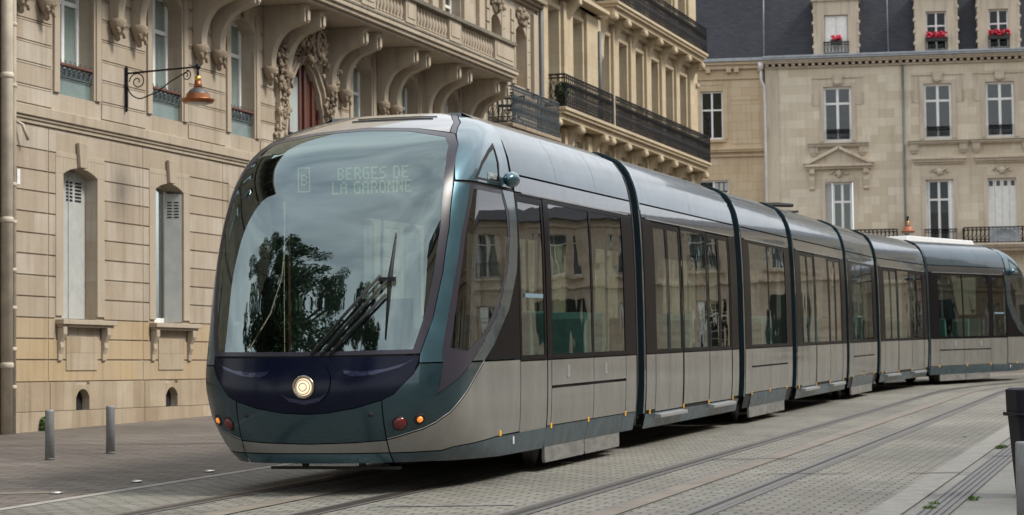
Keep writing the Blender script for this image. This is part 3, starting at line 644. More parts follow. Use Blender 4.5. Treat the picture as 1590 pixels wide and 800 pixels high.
        # camera pod in place of a mirror
        b = MB(); b.lathe([(.005, -.10), (.045, -.085), (.07, -.04), (.075, .02), (.06, .09), (.03, .135), (.004, .15)][::1], (5.0, s * 1.24, 2.80), 14, 'x'); b.box(4.97, 5.05, min(s * 1.12, s * 1.2), max(s * 1.12, s * 1.2), 2.76, 2.82)
        b.build('camera_pod', M['teal'], root)
        # lamps
        for w_, h_, r_, nm, mm in ((.79, .62, .058, 'tail_light', 'redl'), (.935, .65, .028, 'indicator', 'amb')):
            p = cabP(X_w(s * w_, h_), h_); e = .01; X = X_w(s * w_, h_)
            n = (cabP(X + e, h_) - cabP(X - e, h_)).cross(cabP(X, h_ + e) - cabP(X, h_ - e)).normalized()
            if n.dot(Vector((1, s * .5, 0))) < 0: n = -n
            q4 = n.to_track_quat('Z', 'Y').to_matrix()
            bb = MB(); ro = max(r_ * 1.12, .05); bb.lathe([(r_ * .3, -.004), (ro, -.004), (ro + .003, .002), (ro - .004, .006), (r_ * 1.0, .002), (r_ * .3, .001)], n=24); bb.v = [tuple(p + q4 @ Vector(v)) for v in bb.v]; o1 = bb.build('lamp_bezel', M['seam'], root)
            bb = MB(); bb.lathe([(r_ * 1.0, -.004), (r_ * .95, .010), (r_ * .6, .020), (r_ * .1, .024)], n=20); bb.v = [tuple(p + q4 @ Vector(v)) for v in bb.v]; bb.build(nm, M[mm], root)
    for s in (1, -1):
        b = MB(); dot_text(b, '2844(B)', 0, 0, 2.835, .0075, .002, 1 if s > 0 else 1); b.v = [((5.47 - y) if s > 0 else (5.30 + y), s * (Wf(2.81) + .004 + x * .5), z) for x, y, z in b.v]; b.build('fleet_number', M['whitem'], root)
        b = MB(); w = Wf(1.72) + .001; b.box(3.9, 4.5, s * w - .003, s * w + .003, 1.71, 1.75); b.build('door_label', M['label'], root)
    b = MB(); b.box(5.75, 5.80, .72, .98, 1.25, 1.62); b.box(5.74, 5.75, .86, .94, 1.36, 1.5); b.build('desk_screen', M['band'], root, bevel=.01)
    b = MB(); b.box(5.80, 5.804, .76, .84, 1.48, 1.60); b.build('notice', M['whitem'], root)
    # crown between the stripes, stripes, mask, bumper
    panel(cabP, polyX([('w', .82, 3.215), ('w', .74, 3.34), ('w', .54, TOP), ('w', -.54, TOP), ('w', -.74, 3.34), ('w', -.82, 3.215), ('w', -.5, 3.268), ('w', 0, 3.30), ('w', .5, 3.268)]), [], 'roof_nose', M['roofN'], root)
    for s in (1, -1): panel(cabP, polyX([('w', s * .83, 3.212), ('w', s * .887, 3.195), ('w', s * .795, 3.335), ('w', s * .595, TOP), ('w', s * .55, TOP), ('w', s * .75, 3.335)]), [], 'roof_stripe', M['stripe'], root, .002)
    for h_, a, c in ((3.395, -.30, .50), (3.425, -.28, .50)):
        pts = [cabP(X_w(a + (c - a) * i / 12, h_), h_) + Vector((.004, 0, .004)) for i in range(13)]; MB().tube(pts, .005, 5).build('air_grille', M['seam'], root)
    mk = polyX(fullb(MK) + [('w', 0, 1.19)])
    panel(cabP, mk, [], 'nose_mask', M['navy'], root)
    panel(cabP, polyX([('w', .665, .482), ('w', .4, .465), ('w', 0, .455), ('w', -.4, .465), ('w', -.665, .482), ('w', -.665, .815), ('w', -.45, .752), ('w', -.2, .712), ('w', 0, .702), ('w', .2, .712), ('w', .45, .752), ('w', .665, .815)]), [], 'bumper', M['tealF'], root)
    panel(cabP, polyX([('w', .665, .372), ('w', -.665, .372), ('w', -.665, .472), ('w', -.4, .455), ('w', 0, .445), ('w', .4, .455), ('w', .665, .472)]), [], 'bumper_band', M['silver'], root)
    panel(cabP, polyX([('w', .665, .28), ('w', -.665, .28), ('w', -.665, .362), ('w', .665, .362)]), [], 'bumper_lip', M['teal'], root)
    for s in (1, -1):   # the two crescent creases and small parking sensors
        panel(cabP, polyX([('w', s * a, h) for a, h in ((.93, 1.175), (.80, 1.09), (.6, 1.035), (.42, 1.022), (.36, 1.045), (.34, 1.075), (.5, 1.062), (.7, 1.085), (.85, 1.13))]), [], 'mask_crease', M['navyL'], root, .006)
        p = cabP(X_w(s * .57, .70), .70); b = MB(); b.lathe([(.022, -.01), (.022, .004), (.004, .006)], tuple(p), 12, 'x'); b.build('sensor', M['seam'], root)
    hp = cabP(X_w(0, .94), .94)
    circ = [(X_w(.235 * cos(a) if abs(cos(a)) > 1e-3 else 1e-4, .98 + .215 * sin(a)), .98 + .215 * sin(a)) for a in [2 * pi * i / 40 for i in range(40)]]
    panel(cabP, circ, [], 'lamp_boss', M['navy'], root, .014)
    panel(cabP, [(X_w(a, h), h) for a, h in ((.22, .89), (.14, .82), (0.001, .79), (-.14, .82), (-.22, .89), (-.15, .85), (0.001, .825), (.15, .85))], [], 'boss_lip', M['navyL'], root, .018)
    b = MB(); b.lathe([(.06, -.02), (.098, -.01), (.10, .03), (.088, .036), (.078, .022), (.05, .01)], (hp.x, 0, .94), 28, 'x'); rg = b.build('headlight_ring', M['chrome'], root)
    b = MB(); b.lathe([(.078, .012), (.07, .026), (.045, .034), (.01, .037)], (hp.x, 0, .94), 28, 'x'); b.build('headlight', M['hlamp'], root)
    for r_ in (.062, .034): MB().tube([(hp.x + (.034 if r_ > .05 else .040), r_ * cos(a), .94 + r_ * sin(a)) for a in [2 * pi * i / 28 for i in range(28)]], .004, 5, closed=True).build('reflector_ring', M['chrome'], root)
    roof(root, .12, 4.72, seams=(1.6, 3.15), h0=2.885)
    for s in (1,):
        o = polyX([('t', 4.47, TOP), ('w', .60, TOP), ('w', -.60, TOP), ('T', 4.47, TOP)])
    xs = [cabP(p, TOP) for p in [X_t(4.5, TOP) + (15.4 - 2 * X_t(4.5, TOP)) * i / 40 for i in range(41)]]
    b = MB(); b.prism([(p.x, p.y) for p in xs], TOP - .03, TOP - .001, 'z'); b.build('roof_crown', M['roofN'], root)
    # black frame behind
    lower_shell(root, .10, 4.72, [(.60, 2.0, 1.14, 2.64), (2.03, 3.6, 1.14, 2.64), (3.82, 4.63, 1.14, 2.64)])
    panel(cabP, polyX([('t', 4.72, .25), ('t', 5.9, .285), ('w', .9, .30), ('w', 0, .30), ('w', -.9, .30), ('T', 5.9, .285), ('T', 4.72, .25), ('T', 4.72, 1.13), ('T', 6.3, 1.13), ('w', -.9, 1.22), ('w', 0, 1.22), ('w', .9, 1.22), ('t', 6.3, 1.13), ('t', 4.72, 1.13)]), [], 'front_frame', M['seam'], root, -.05)
    panel(cabP, polyX([('t', 4.72, 2.69), ('t', 5.95, 2.69), ('w', 1.05, 2.69), ('w', 1.0, 2.95), ('w', .88, 3.16), ('w', .4, 3.23), ('w', 0, 3.25), ('w', -.4, 3.23), ('w', -.88, 3.16), ('w', -1.0, 2.95), ('w', -1.05, 2.69), ('T', 5.95, 2.69), ('T', 4.72, 2.69), ('T', 4.5, TOP - .01), ('w', -.5, TOP - .01), ('w', .5, TOP - .01), ('t', 4.5, TOP - .01)]), [], 'crown_frame', M['seam'], root, -.016)
    b = MB(); b.prism([(p.x - .03, p.y * .97) for p in [cabP(X_t(4.6, .5) + (15.4 - 2 * X_t(4.6, .5)) * i / 40, .5) for i in range(41)]], .31, .36, 'z'); b.v = [(x if x < 5 else 5 + (x - 5) * .88, y * .9, z) for x, y, z in b.v]; b.build('underfloor', M['seam'], root)
    # wiper: two arms, blade
    def on(w_, h_, o=.03): return cabP(X_w(w_, h_), h_) + Vector((o, 0, o * .3))
    wp = MB(); wp.tube([on(.70, 2.24, .03), on(.695, 1.86, .045), on(.69, 1.33, .03)], .014, 6, rs=[.006, .02, .006]); wpo = wp.build('wiper_blade', M['seam'], root)
    for (a, h0), (c, h1) in (((.05, 1.20), (.62, 1.86)), ((.14, 1.20), (.70, 1.84)), ((.22, 1.2), (.68, 1.70))):
        MB().tube([on(a, h0, .03), on((a + c) / 2, (h0 + h1) / 2, .055), on(c, h1, .06)], .013, 6).build('wiper_arm', M['seam'], root)
    b = MB(); b.box(on(.66, 1.85).x, on(.66, 1.85).x + .04, .60, .75, 1.83, 1.865); b.build('wiper_bracket', M['seam'], root)
    # destination display behind the glass
    b = MB(); b.box(5.70, 5.72, -.62, .62, 2.70, 3.02); b.build('display_board', M['dispbg'], root)
    xf = 5.735; b = MB(); dot_text(b, 'BERGES DE', xf, -.20, 2.905, .0165, .003, 1); dot_text(b, 'LA GARONNE', xf, -.255, 2.775, .0165, .003, 1)
    e = .006
    for y0, y1, z0, z1 in ((-.60, -.59, 2.70, 2.93), (-.49, -.48, 2.70, 2.93), (-.60, -.48, 2.70, 2.71), (-.60, -.48, 2.92, 2.93)): b.box(xf - .003, xf + .003, y0, y1, z0, z1)
    dot_text(b, 'B', xf, -.562, 2.86, .0155, .003, 1)
    b.build('display_text', M['disp'], root)
    # driver's desk, seat, rear cab wall with openings
    b = MB(); b.prism([(5.9, .7), (6.45, .7), (6.62, 1.14), (6.2, 1.17), (5.95, 1.05)], -.72, .72); b.build('driver_desk', M['seam'], root)
    b = MB(); b.box(4.72, 4.76, -1.1, -.35, .4, 2.8); b.box(4.72, 4.76, .35, 1.1, .4, 1.1); b.build('cab_partition', M['gris'], root)
    b = MB(); b.prism([(5.05, .85), (5.5, .85), (5.52, .95), (5.16, .95), (5.08, 1.7), (4.98, 1.72), (5.0, .95)], -.25, .25); b.box(5.2, 5.3, -.06, .06, .4, .86); b.build('driver_seat', M['seam'], root, bevel=.02)
    b = MB(); b.box(6.1, 6.14, .52, .82, 1.18, 1.42); b.build('desk_screen', M['band'], root)
    b = MB(); b.box(.1, 6.2, -1.05, 1.05, .36, .40); b.build('floor', M['gris'], root)
    b = MB(); b.box(.1, 4.8, -1.0, 1.0, 2.86, 2.90); b.build('ceiling', M['gris'], root)
    for x, y, r in ((.9, -.75, 0), (1.7, -.75, 0), (2.6, -.75, 1), (3.3, -.75, 1), (.9, .75, 0), (1.7, .75, 0), (2.6, .75, 1), (3.3, .75, 1)): seat(x, y, root, r)
    MB().tube([(.9, -.4, .4), (.9, -.4, 2.86)], .016, 8).build('grab_pole', M['pole'], root)
    bogie_bits(root, .72, 3.70)
    b = MB(); b.box(6.62, 6.66, -.50, .70, .215, .24)
    for y in (-.18, 0.35): b.box(6.63, 6.65, y - .03, y + .03, .24, .33)
    b.build('obstacle_bar', M['seam'], root)
    return root
M['ringp'] = paint('ring_teal_paint', (.022, .055, .072), .6, .25)
M['cabglass'] = glass('cab_side_glass', (.14, .15, .17), 1.75, 0, .03)
M['tealF'] = paint('deep_teal_fender', (.012, .040, .052), .4, .30, .7)
M['navyL'] = paint('navy_crease_sheen', (.012, .016, .05), .3, .22, .6, dirt=.05)  # lighter navy: the sheen bevelled creases catch, put into the colour
M['roofN'] = paint('taupe_roof_nose', (.30, .295, .275), .6, .22, 1, .1)
def put(carriage, p, h, fwd=-1):
    carriage.parent = tram
    m = Matrix.Translation(-Vector(tram.location)) @ frame_matrix(p, h, fwd)
    carriage.matrix_local = m
# joints measured along the track, then the carriages hung between them
Js = [0, 6.07, 10.66, 16.71, 21.15]
def J(i):
    if i < 5: q, _ = track(Js[i]); return q
    return Vector((8.84, 51.15))
cab1 = cab()
q, h = track(-.16); put(cab1, (q.x, q.y), h, -1)
dc = suspended(5.62); bc = bogied(4.0)
def between(c, a, b, shift=.0):
    mpt = (a + b) / 2; d = b - a; put(c, (mpt.x, mpt.y), atan2(d.x, d.y), -1)
between(dc, J(0), J(1)); between(bc, J(1), J(2))
dc2 = copy_tree(dc, tram); between(dc2, J(2), J(3))
bc2 = copy_tree(bc, tram); between(bc2, J(3), J(4))
dc3 = copy_tree(dc, tram); between(dc3, J(4), J(5))
cab2 = copy_tree(cab1, tram)
for o in [x for x in bpy.data.objects if x.parent == cab2 and x.name.split('.')[0] == 'headlight']:
    o.data = o.data.copy(); o.data.materials[0] = M['redl']
hr = radians(36); st = J(5) + Vector((sin(hr), cos(hr))) * .14; put(cab2, (st.x, st.y), hr, 1)
# gap between first cab and first door carriage is closed by the door carriage's own bellows; the tail cab has its own
gap_frame(cab2, .04)
bb = MB()
for k in range(7): ring(bb, -.36 + k * .05, -.335 + k * .05, .32, -.075, -.17); ring(bb, -.335 + k * .05, -.31 + k * .05, .32, -.11, -.17)
bb.build('gangway_bellows', M['bellows'], cab2)
# roof gear: pantograph folded over the fourth carriage, white equipment box on the tail
b = MB(); z = 3.50
for y in (-.45, .45):
    b.tube([(-2.7, y * .6, z), (-1.2, y, z + .05), (.6, y * .5, z + .02)], .025, 6)
b.tube([(-1.2, -.6, z + .05), (-1.2, .6, z + .05)], .022, 6); b.tube([(.6, -.8, z + .06), (.5, -.5, z + .10), (.5, .5, z + .10), (.6, .8, z + .06)], .03, 6); b.tube([(.75, -.8, z + .05), (.72, 0, z + .09), (.75, .8, z + .05)], .03, 6)
b.box(-2.9, -2.4, -.3, .3, z - .05, z + .08); b.box(.3, .8, -.25, .25, z - .05, z + .1)
b.build('pantograph', M['seam'], dc2)
b = MB(); b.prism([(.4, TOP), (4.4, TOP), (4.3, TOP + .12), (.5, TOP + .14)], -.5, .5); b.build('roof_box', M['whitem'], cab2, bevel=.02)
b = MB(); b.prism([(-1.7, TOP), (1.7, TOP), (1.6, TOP + .05), (-1.6, TOP + .05)], -.45, .45); b.build('roof_box', M['zinc'], bc, bevel=.02)
# ------------------------------------------------------------------ left-hand terrace: rusticated stone house
WH_ = radians(18.4); WP = Vector((-7.30, 30.96))
wd = Vector((sin(WH_), cos(WH_)))
def on_wall(s): q = WP + wd * s; return (q.x, q.y, 0)
WROT = pi / 2 - WH_
house = empty('stone_house', on_wall(0), WROT, 'rusticated stone town house with a carved pointed archway under a long stone balcony', 'house')
# local: x along the wall (away), -y towards the street, z height above eye datum
def bx(b, s0, s1, d0, d1, z0, z1): return b.box(s0, s1, -d1, -d0, z0, z1)
def subtract(iv, holes):
    out = [iv]
    for a, c in holes:
        o2 = []
        for p, q in out:
            if c <= p or a >= q: o2.append((p, q)); continue
            if a > p: o2.append((p, a))
            if c < q: o2.append((c, q))
        out = o2
    return [(p, q) for p, q in out if q - p > .03]
def wall_backing(name, mat_, parent, s0, s1, z0, z1, openings, d=-.02, t=.45, mb=None):
    """solid wall with rectangular openings (s0,s1,z0,z1)"""
    b = mb or MB(); zs = sorted({z0, z1} | {z for o in openings for z in o[2:4] if z0 < z < z1})
    for a, c in zip(zs, zs[1:]):
        for p, q in subtract((s0, s1), [(o[0], o[1]) for o in openings if o[2] < c - 1e-6 and o[3] > a + 1e-6]): bx(b, p, q, d - t, d, a, c)
    return None if mb else b.build(name, mat_, parent)
def courses(name, mat_, parent, s0, s1, zs, openings, gap=.022, d=0, joints=(), dbl=False, mb=None):
    b = mb or MB()
    for a, c in zip(zs, zs[1:]):
        for p, q in subtract((s0, s1), [(o[0], o[1]) for o in openings if o[2] < c - .02 and o[3] > a + .02] + [(j - .008, j + .008) for j in joints]):
            bx(b, p, q, -.02, d, a + gap / 2, c - gap / 2)
            if dbl: bx(b, p, q, -.02, -.009, c - gap * .22, c + gap * .22)
    return None if mb else b.build(name, mat_, parent, bevel=.005)
def arch_fill(b, s0, s1, zs_, zc, ztop, d0, d1, n=10):
    """lintel piece whose underside is a segmental arch springing at zs_, crown zc"""
    w = (s1 - s0) / 2; rise = zc - zs_; R_ = (w * w + rise * rise) / (2 * rise); cx, cz = (s0 + s1) / 2, zc - R_
    a = math.degrees(math.asin(w / R_))
    pts = arcpts(cx, cz, R_, R_, 90 + a, 90 - a, n)
    for p, q in zip(pts, pts[1:]): b.prism([p, q, (q[0], ztop), (p[0], ztop)], -d1, -d0)
def casement(parent, s0, s1, z0, z1, d, transom=None, mats='white', fw=.07, arch=0, glassmat='wglass', backing='dark', curtain=False, mull=True, name='window'):
    b = MB(); t = .05; fd0, fd1 = d - t, d
    bx(b, s0, s0 + fw, fd0, fd1, z0, z1); bx(b, s1 - fw, s1, fd0, fd1, z0, z1); bx(b, s0 + fw, s1 - fw, fd0, fd1, z0, z0 + fw * 1.2); bx(b, s0 + fw, s1 - fw, fd0, fd1, z1 - fw, z1)
    m = (s0 + s1) / 2
    if mull: bx(b, m - fw * .6, m + fw * .6, fd0, fd1 + .012, z0 + fw, z1 - fw)
    if transom: bx(b, s0 + fw, s1 - fw, fd0, fd1 + .006, transom - fw * .5, transom + fw * .5)
    w = b.build(name, M[mats], parent, bevel=.006)
    g_ = MB(); bx(g_, s0 + fw * .8, s1 - fw * .8, d - t * .6, d - t * .5, z0 + fw * .8, z1 - fw * .8); g_.build('pane', M[glassmat], w)
    bd_ = .05 if backing == 'dullcurtain' else .82
    g_ = MB(); bx(g_, s0, s1, d - bd_ - .03, d - bd_, z0 - .1, z1 + .1); g_.build('room_behind', M[backing], w)
    if curtain:
        c = MB()
        for u in (s0 + fw, m + .06):
            n = 9; ww = (s1 - s0) / 2 - fw - .04; c.add([(u + ww * i / n, -(d - .12 - .03 * (i % 2)), z) for i in range(n + 1) for z in (z0 + .06, z1 - .06)], [(2 * i, 2 * i + 2, 2 * i + 3, 2 * i + 1) for i in range(n)])
        c.build('curtain', M['curtain'], w)
    return w
def iron_guard(parent, s0, s1, z0, z1, d, m='iron', rail='rust', n=7, name='window_guard'):
    b = MB(); y = -d
    b.tube([(s0, y, z0), (s1, y, z0)], .012, 4); b.tube([(s0, y, z1 - .10), (s1, y, z1 - .10)], .009, 4)
    for i in range(n + 1):
        x = s0 + (s1 - s0) * i / n; b.tube([(x, y, z0), (x, y, z1 - .01)], .009, 4)
        if i < n:
            w = (s1 - s0) / n; c = (x + w / 2, (z0 + z1) / 2)
            b.tube([(c[0] + w * .38 * cos(a), y, z1 - .05 + .038 * sin(a)) for a in [2 * pi * k / 8 for k in range(8)]], .007, 4, closed=True)
            b.tube([(c[0] + w * .33 * cos(a), y, z0 + .15 + .12 * sin(a)) for a in [2 * pi * k / 10 for k in range(10)]], .007, 4, closed=True)
    o = b.build(name, M[m], parent)
    r = MB(); bx(r, s0 - .02, s1 + .02, d - .035, d + .035, z1, z1 + .035); r.build('handrail', M[rail], o)
    return o
def console(parent, s, w=.2, top=8.2, zb=7.05, reach=.88, m='trimA'):
    P_ = [(0, top), (reach, top), (reach, top - .06), (reach - .03, top - .08), (reach - .03, top - .34), (reach - .16, top - .37)] + \
         [(reach - .16 - .52 + .52 * cos(radians(a)), top - .37 - .62 + .62 * sin(radians(a))) for a in ()]
    cx, cz, rx, rz = reach - .18, zb + .12, reach - .36, top - .40 - zb - .12
    P_ += [(cx - rx * sin(radians(a)), cz + rz * cos(radians(a))) for a in range(8, 91, 10)] + [(.18, zb), (0, zb)]
    b = MB(); b.prism([(-p, q) for p, q in P_], s - w / 2, s + w / 2, 'x')
    b.prism([(-p, q) for p, q in [(reach - .01, top - .10), (reach + .015, top - .12), (reach + .015, top - .30), (reach - .01, top - .33)]], s - w * .3, s + w * .3, 'x')
    o = b.build('console', M[m], parent, bevel=.018)
    c = MB(); c.lathe([(.02, -.33), (.05, -.30), (.045, -.25), (.10, -.18), (.14, -.10), (.165, -.03), (.15, .02), (.12, .03)], (s, -.10, zb), 10, 'z', (1, .9))
    for k in range(7): c.blob((s + .13 * cos(k * .9) * (1 - .08 * k), -.12 - .10 * abs(sin(k * .9)), zb - .04 - k * .035), (.032, .032, .04), k)
    c.build('console_drop', M['carve'], o)
    return o

GF = [(1.45, 2.49), (4.42, 5.42), (7.37, 8.37), (13.0, 14.0), (15.7, 16.7), (18.4, 19.4), (22.6, 23.9)]
FF_ = [(1.38, 2.41), (4.35, 5.40), (7.31, 8.28), (12.97, 13.98), (15.72, 16.70), (18.43, 19.33), (21.9, 22.9)]
END = 25.35
gop = [(a, c, 2.24, 4.70) for a, c in GF] + [(1.79, 2.20, .84, 1.18), (4.72, 5.14, .84, 1.18), (7.7, 8.1, .86, 1.2), (9.55, 11.55, .2, 5.0)]
fop = [(a, c, 5.69, 7.95) for a, c in FF_[:6]] + [(9.6, 11.5, 5.4, 7.6), (21.9, 22.9, 5.69, 7.6)]
DZ = 0
wmb = MB(); wall_backing('wall', M['stoneA'], house, 0, END, -.2, 8.22, gop + fop, mb=wmb)
courses('plinth', M['plinth'], house, 0, END, [-.2, .45, .86, 1.30], gop, gap=.006, d=.03, joints=(1.03, 6.93, 3.99))
for a_, c_ in ((.12, 9.55), (11.55, END)): courses('lower_courses', M['ochre'], house, a_, c_, [1.30, 1.63, 1.945, 2.26], gop + [(a - .22, c + .22, 2.2, 4.78) for a, c in GF], joints=(1.03, 3.99, 6.93, 12.6, 15.3, 18.0))
courses('ground_floor_courses', M['stoneA'], house, .12, END, [2.26, 2.575, 2.89, 3.205, 3.515, 3.83, 4.145, 4.46, 4.775, 5.14], gop + [(a - .22, c + .22, 2.2, 4.78) for a, c in GF], joints=(1.03, 3.99, 6.93, 12.6, 15.3, 18.0), mb=wmb)
zs1 = [5.42, 5.70, 6.045, 6.365, 6.69, 7.01, 7.335, 7.66, 7.98, 8.2]
courses('first_floor_courses', M['stoneA'], house, .12, END, zs1, fop + [(a - .24, c + .24, 5.6, 8.3) for a, c in FF_] + [(9.3, 11.8, 5.42, 8.3)], gap=.05, dbl=True, mb=wmb)
wmb.build('wall', M['stoneA'], house)
# window surrounds, arches, keystones
for a, c in GF:
    b = MB(); bx(b, a - .22, a, -.02, .012, 2.30, 4.47); bx(b, c, c + .22, -.02, .012, 2.30, 4.47)
    arch_fill(b, a, c, 4.47, 4.59, 4.72, -.45, .010); bx(b, a - .22, c + .22, -.02, .012, 4.72, 4.80); bx(b, a - .22, a, -.02, .010, 4.47, 4.72); bx(b, c, c + .22, -.02, .010, 4.47, 4.72)
    m = (a + c) / 2; b.prism([(m - .10, 4.60), (m + .10, 4.60), (m + .15, 4.98), (m - .15, 4.98)], -.07, -.012); b.build('window_surround', M['trimA'], house, bevel=.006)
for i, (a, c) in enumerate(FF_[:6]):
    b = MB(); bx(b, a - .20, a - .05, -.02, .02, 5.70, 8.0); bx(b, c + .05, c + .20, -.02, .02, 5.70, 8.0); bx(b, a - .05, a, -.02, -.005, 5.70, 7.75); bx(b, c, c + .05, -.02, -.005, 5.70, 7.75)
    arch_fill(b, a, c, 7.62, 7.84, 7.96, -.45, .0); bx(b, a - .05, c + .05, -.02, .018, 7.96, 8.1)
    m = (a + c) / 2; b.prism([(m - .06, 7.84), (m + .06, 7.84), (m + .09, 8.15), (m - .09, 8.15)], -.06, -.02); b.build('window_surround', M['trimA'], house, bevel=.006)
# string course between the floors
b = MB(); bx(b, -.02, END, -.02, .03, 5.14, 5.20); bx(b, -.04, END, -.02, .055, 5.20, 5.25); bx(b, -.05, END, -.02, .085, 5.25, 5.40); bx(b, 0, END, -.02, .02, 5.40, 5.42)
b.build('string_course', M['trimA'], house, bevel=.008)
# sills with little consoles and apron panels
for a, c in GF[:6]:
    b = MB(); bx(b, a - .23, c + .38, 0, .15, 2.17, 2.245); bx(b, a - .20, c + .34, 0, .11, 2.13, 2.17); o = b.build('sill', M['trimA'], house, bevel=.008)
    for s_ in (a - .12, c + .18):
        k = MB(); k.prism([(-.0, 2.13), (-.12, 2.13), (-.12, 2.02), (-.06, 1.90), (-.07, 1.82), (-.035, 1.72), (-.035, 1.62), (0, 1.60)], s_ - .055, s_ + .055, 'x'); k.build('sill_bracket', M['trimA'], o, bevel=.01)
    k = MB(); bx(k, a + .08, c - .02, 0, .016, 1.47, 1.99); k.build('apron_panel', M['plinth'], o, bevel=.004)
for (a, c, z0, z1) in gop[7:10]:
    k = MB(); arch_fill(k, a, c, 1.05, 1.185, 1.25, -.4, .031); k.build('vent_arch', M['plinth'], house)
    k = MB(); bx(k, a, c, -.13, -.10, z0 - .02, z1 + .02); k.build('vent_grille', M['dark'], house)
# joinery
for i, (a, c) in enumerate(GF[:6]):
    w = casement(house, a, c, 2.26, 4.62, -.30)
    def shut(s0, s1, d0, d1):
        k = MB(); bx(k, s0, s1, d0, d1, 2.27, 4.50)
        for q in range(6): bx(k, s0 + (s1 - s0) * .12, s0 + (s1 - s0) * .44, d1, d1 + .004, 4.16 + q * .045, 4.18 + q * .045); bx(k, s0 + (s1 - s0) * .56, s0 + (s1 - s0) * .88, d1, d1 + .004, 4.16 + q * .045, 4.18 + q * .045)
        return k
    if i == 0:
        k = MB(); bx(k, a + .01, c - .01, -.24, -.21, 2.27, 4.56); bx(k, (a + c) / 2 - .012, (a + c) / 2 + .012, -.21, -.195, 2.27, 4.5); k.build('shutter', M['shutter'], w, bevel=.004)
        k = MB()
        for q in range(6):
            for u in (.44, .70): bx(k, a + u * 1.02, a + u * 1.02 + .19, -.21, -.203, 4.10 + q * .055, 4.13 + q * .055)
        k.build('shutter_slots', M['dark'], w)
    else:
        k = MB(); k.add([(c - .04, .02, 2.27), (c - .04, .02, 4.46), (c - .13, .29, 4.46), (c - .13, .29, 2.27), (c - .01, .03, 2.27), (c - .01, .03, 4.46), (c - .095, .30, 4.46), (c - .095, .30, 2.27)], [(0, 1, 2, 3), (7, 6, 5, 4), (0, 4, 5, 1), (3, 2, 6, 7), (1, 5, 6, 2), (0, 3, 7, 4)])
        k.build('shutter', M['shutter'], w)
        k = MB()
        for q in range(6):
            for u0, u1 in ((.15, .45), (.55, .85)):
                p0 = (c - .044 - .09 * u0, .018 + .27 * u0 - .001); p1 = (c - .044 - .09 * u1, .018 + .27 * u1 - .001); z = 4.05 + q * .05
                k.add([(p0[0], p0[1], z), (p1[0], p1[1], z), (p1[0], p1[1], z + .022), (p0[0], p0[1], z + .022)], [(0, 1, 2, 3)])
        k.build('shutter_slots', M['dark'], w, recalc=False)
for i, (a, c) in enumerate(FF_[:6]):
    w = casement(house, a, c, 5.70, 7.82, -.27, transom=7.2, curtain=False, backing='dullcurtain')
    k = MB(); bx(k, a, c, -.10, -.08, 5.70, 6.12); k.build('green_screen', M['gscreen'], w)
    iron_guard(w, a, c, 5.97, 6.15, -.05, 'ironblue', 'rust')
# the pointed carved archway
b = MB(); cx = 10.52
AP = [(9.60, 5.3), (9.62, 5.9), (9.70, 6.4), (9.86, 6.85), (10.12, 7.2), (10.52, 7.42), (10.92, 7.2), (11.2, 6.85), (11.36, 6.4), (11.44, 5.9), (11.46, 5.3)]
sc = lambda p, k: (cx + (p[0] - cx) * (1 + k / .93), p[1] + k * (.9 if p[1] > 5.4 else 0))
for (k0, k1, d0, d1) in ((0, .09, -.13, .02), (.09, .15, -.02, .09), (.15, .20, -.02, .05)):
    for p, q in zip(AP, AP[1:]): b.prism([sc(p, k0), sc(q, k0), sc(q, k1), sc(p, k1)], -d1, -d0)
for p, q in zip(AP, AP[1:]):
    p1, q1 = sc(p, .16), sc(q, .16); b.prism([p1, q1, (q1[0], 8.2), (p1[0], 8.2)], .02, .45)
bx(b, 9.3, 9.46, -.45, -.02, 5.4, 8.2); bx(b, 11.6, 11.8, -.45, -.02, 5.4, 8.2)
bx(b, 9.18, 9.36, -.02, .10, 5.42, 6.9); bx(b, 11.74, 11.92, -.02, .10, 5.42, 6.9)
arch = b.build('archway', M['trimA'], house, bevel=.008)
cvb = MB(); gar = {-1: MB(), 1: MB()}; rn = random.Random(3)
for k in range(900):
    t = k / 900; side = -1 if k % 2 else 1
    if k < 380:
        x = cx + rn.gauss(0, .34); z = 7.76 + rn.gauss(0, .17); dd = .20 + .18 * max(0, 1 - abs(x - cx) / .7)
    else:
        u = rn.random(); x = cx + (-1.20 if side < 0 else 1.08) + side * (.08 * sin(u * 7) + rn.gauss(0, .09)); z = 7.55 - u * 1.75; dd = .08 + .13 * (1 - u)
    z = min(8.12, z); r_ = rn.uniform(.02, .062)
    (cvb if k < 380 else gar[side]).blob((x, -rn.uniform(.02, dd), z), (r_, r_ * .8, r_ * rn.uniform(.6, 1.5)), k, .35)
cvb.blob((cx + .05, -.20, 7.76), (.27, .14, .30), 5, .1)
for r_, dd in ((.32, .28), (.25, .34)): cvb.tube([(cx + .05 + r_ * .8 * cos(a), -dd, 7.74 + r_ * sin(a)) for a in [2 * pi * i / 20 for i in range(20)]], .032, 6, closed=True)
bx(cvb, cx - .75, cx + .75, -.01, .035, 7.50, 8.12)
bx(gar[-1], cx - 1.32, cx - 1.10, -.01, .03, 5.8, 7.6); bx(gar[1], cx + .98, cx + 1.20, -.01, .03, 5.8, 7.6)
cvb.build('arch_crest', M['carve'], arch)
for k in (-1, 1): gar[k].build('arch_garland', M['carve'], arch)
w = MB(); bx(w, 9.55, 11.5, -.12, -.10, 5.3, 7.5); w = w.build('arch_window', M['wood'], house)
k = MB()
for s0 in (9.98,): bx(k, s0, s0 + .40, -.09, -.085, 5.4, 7.1)
k.build('curtain', M['curtain'], w)
k = MB()
for s0 in (9.84, 10.38, 10.62, 11.0, 11.30): bx(k, s0, s0 + .10, -.10, -.05, 5.4, 7.5)
k.build('glazing_bar', M['wood'], w, bevel=.01); iron_guard(w, 9.6, 11.46, 5.45, 5.95, -.03, 'iron', 'iron')
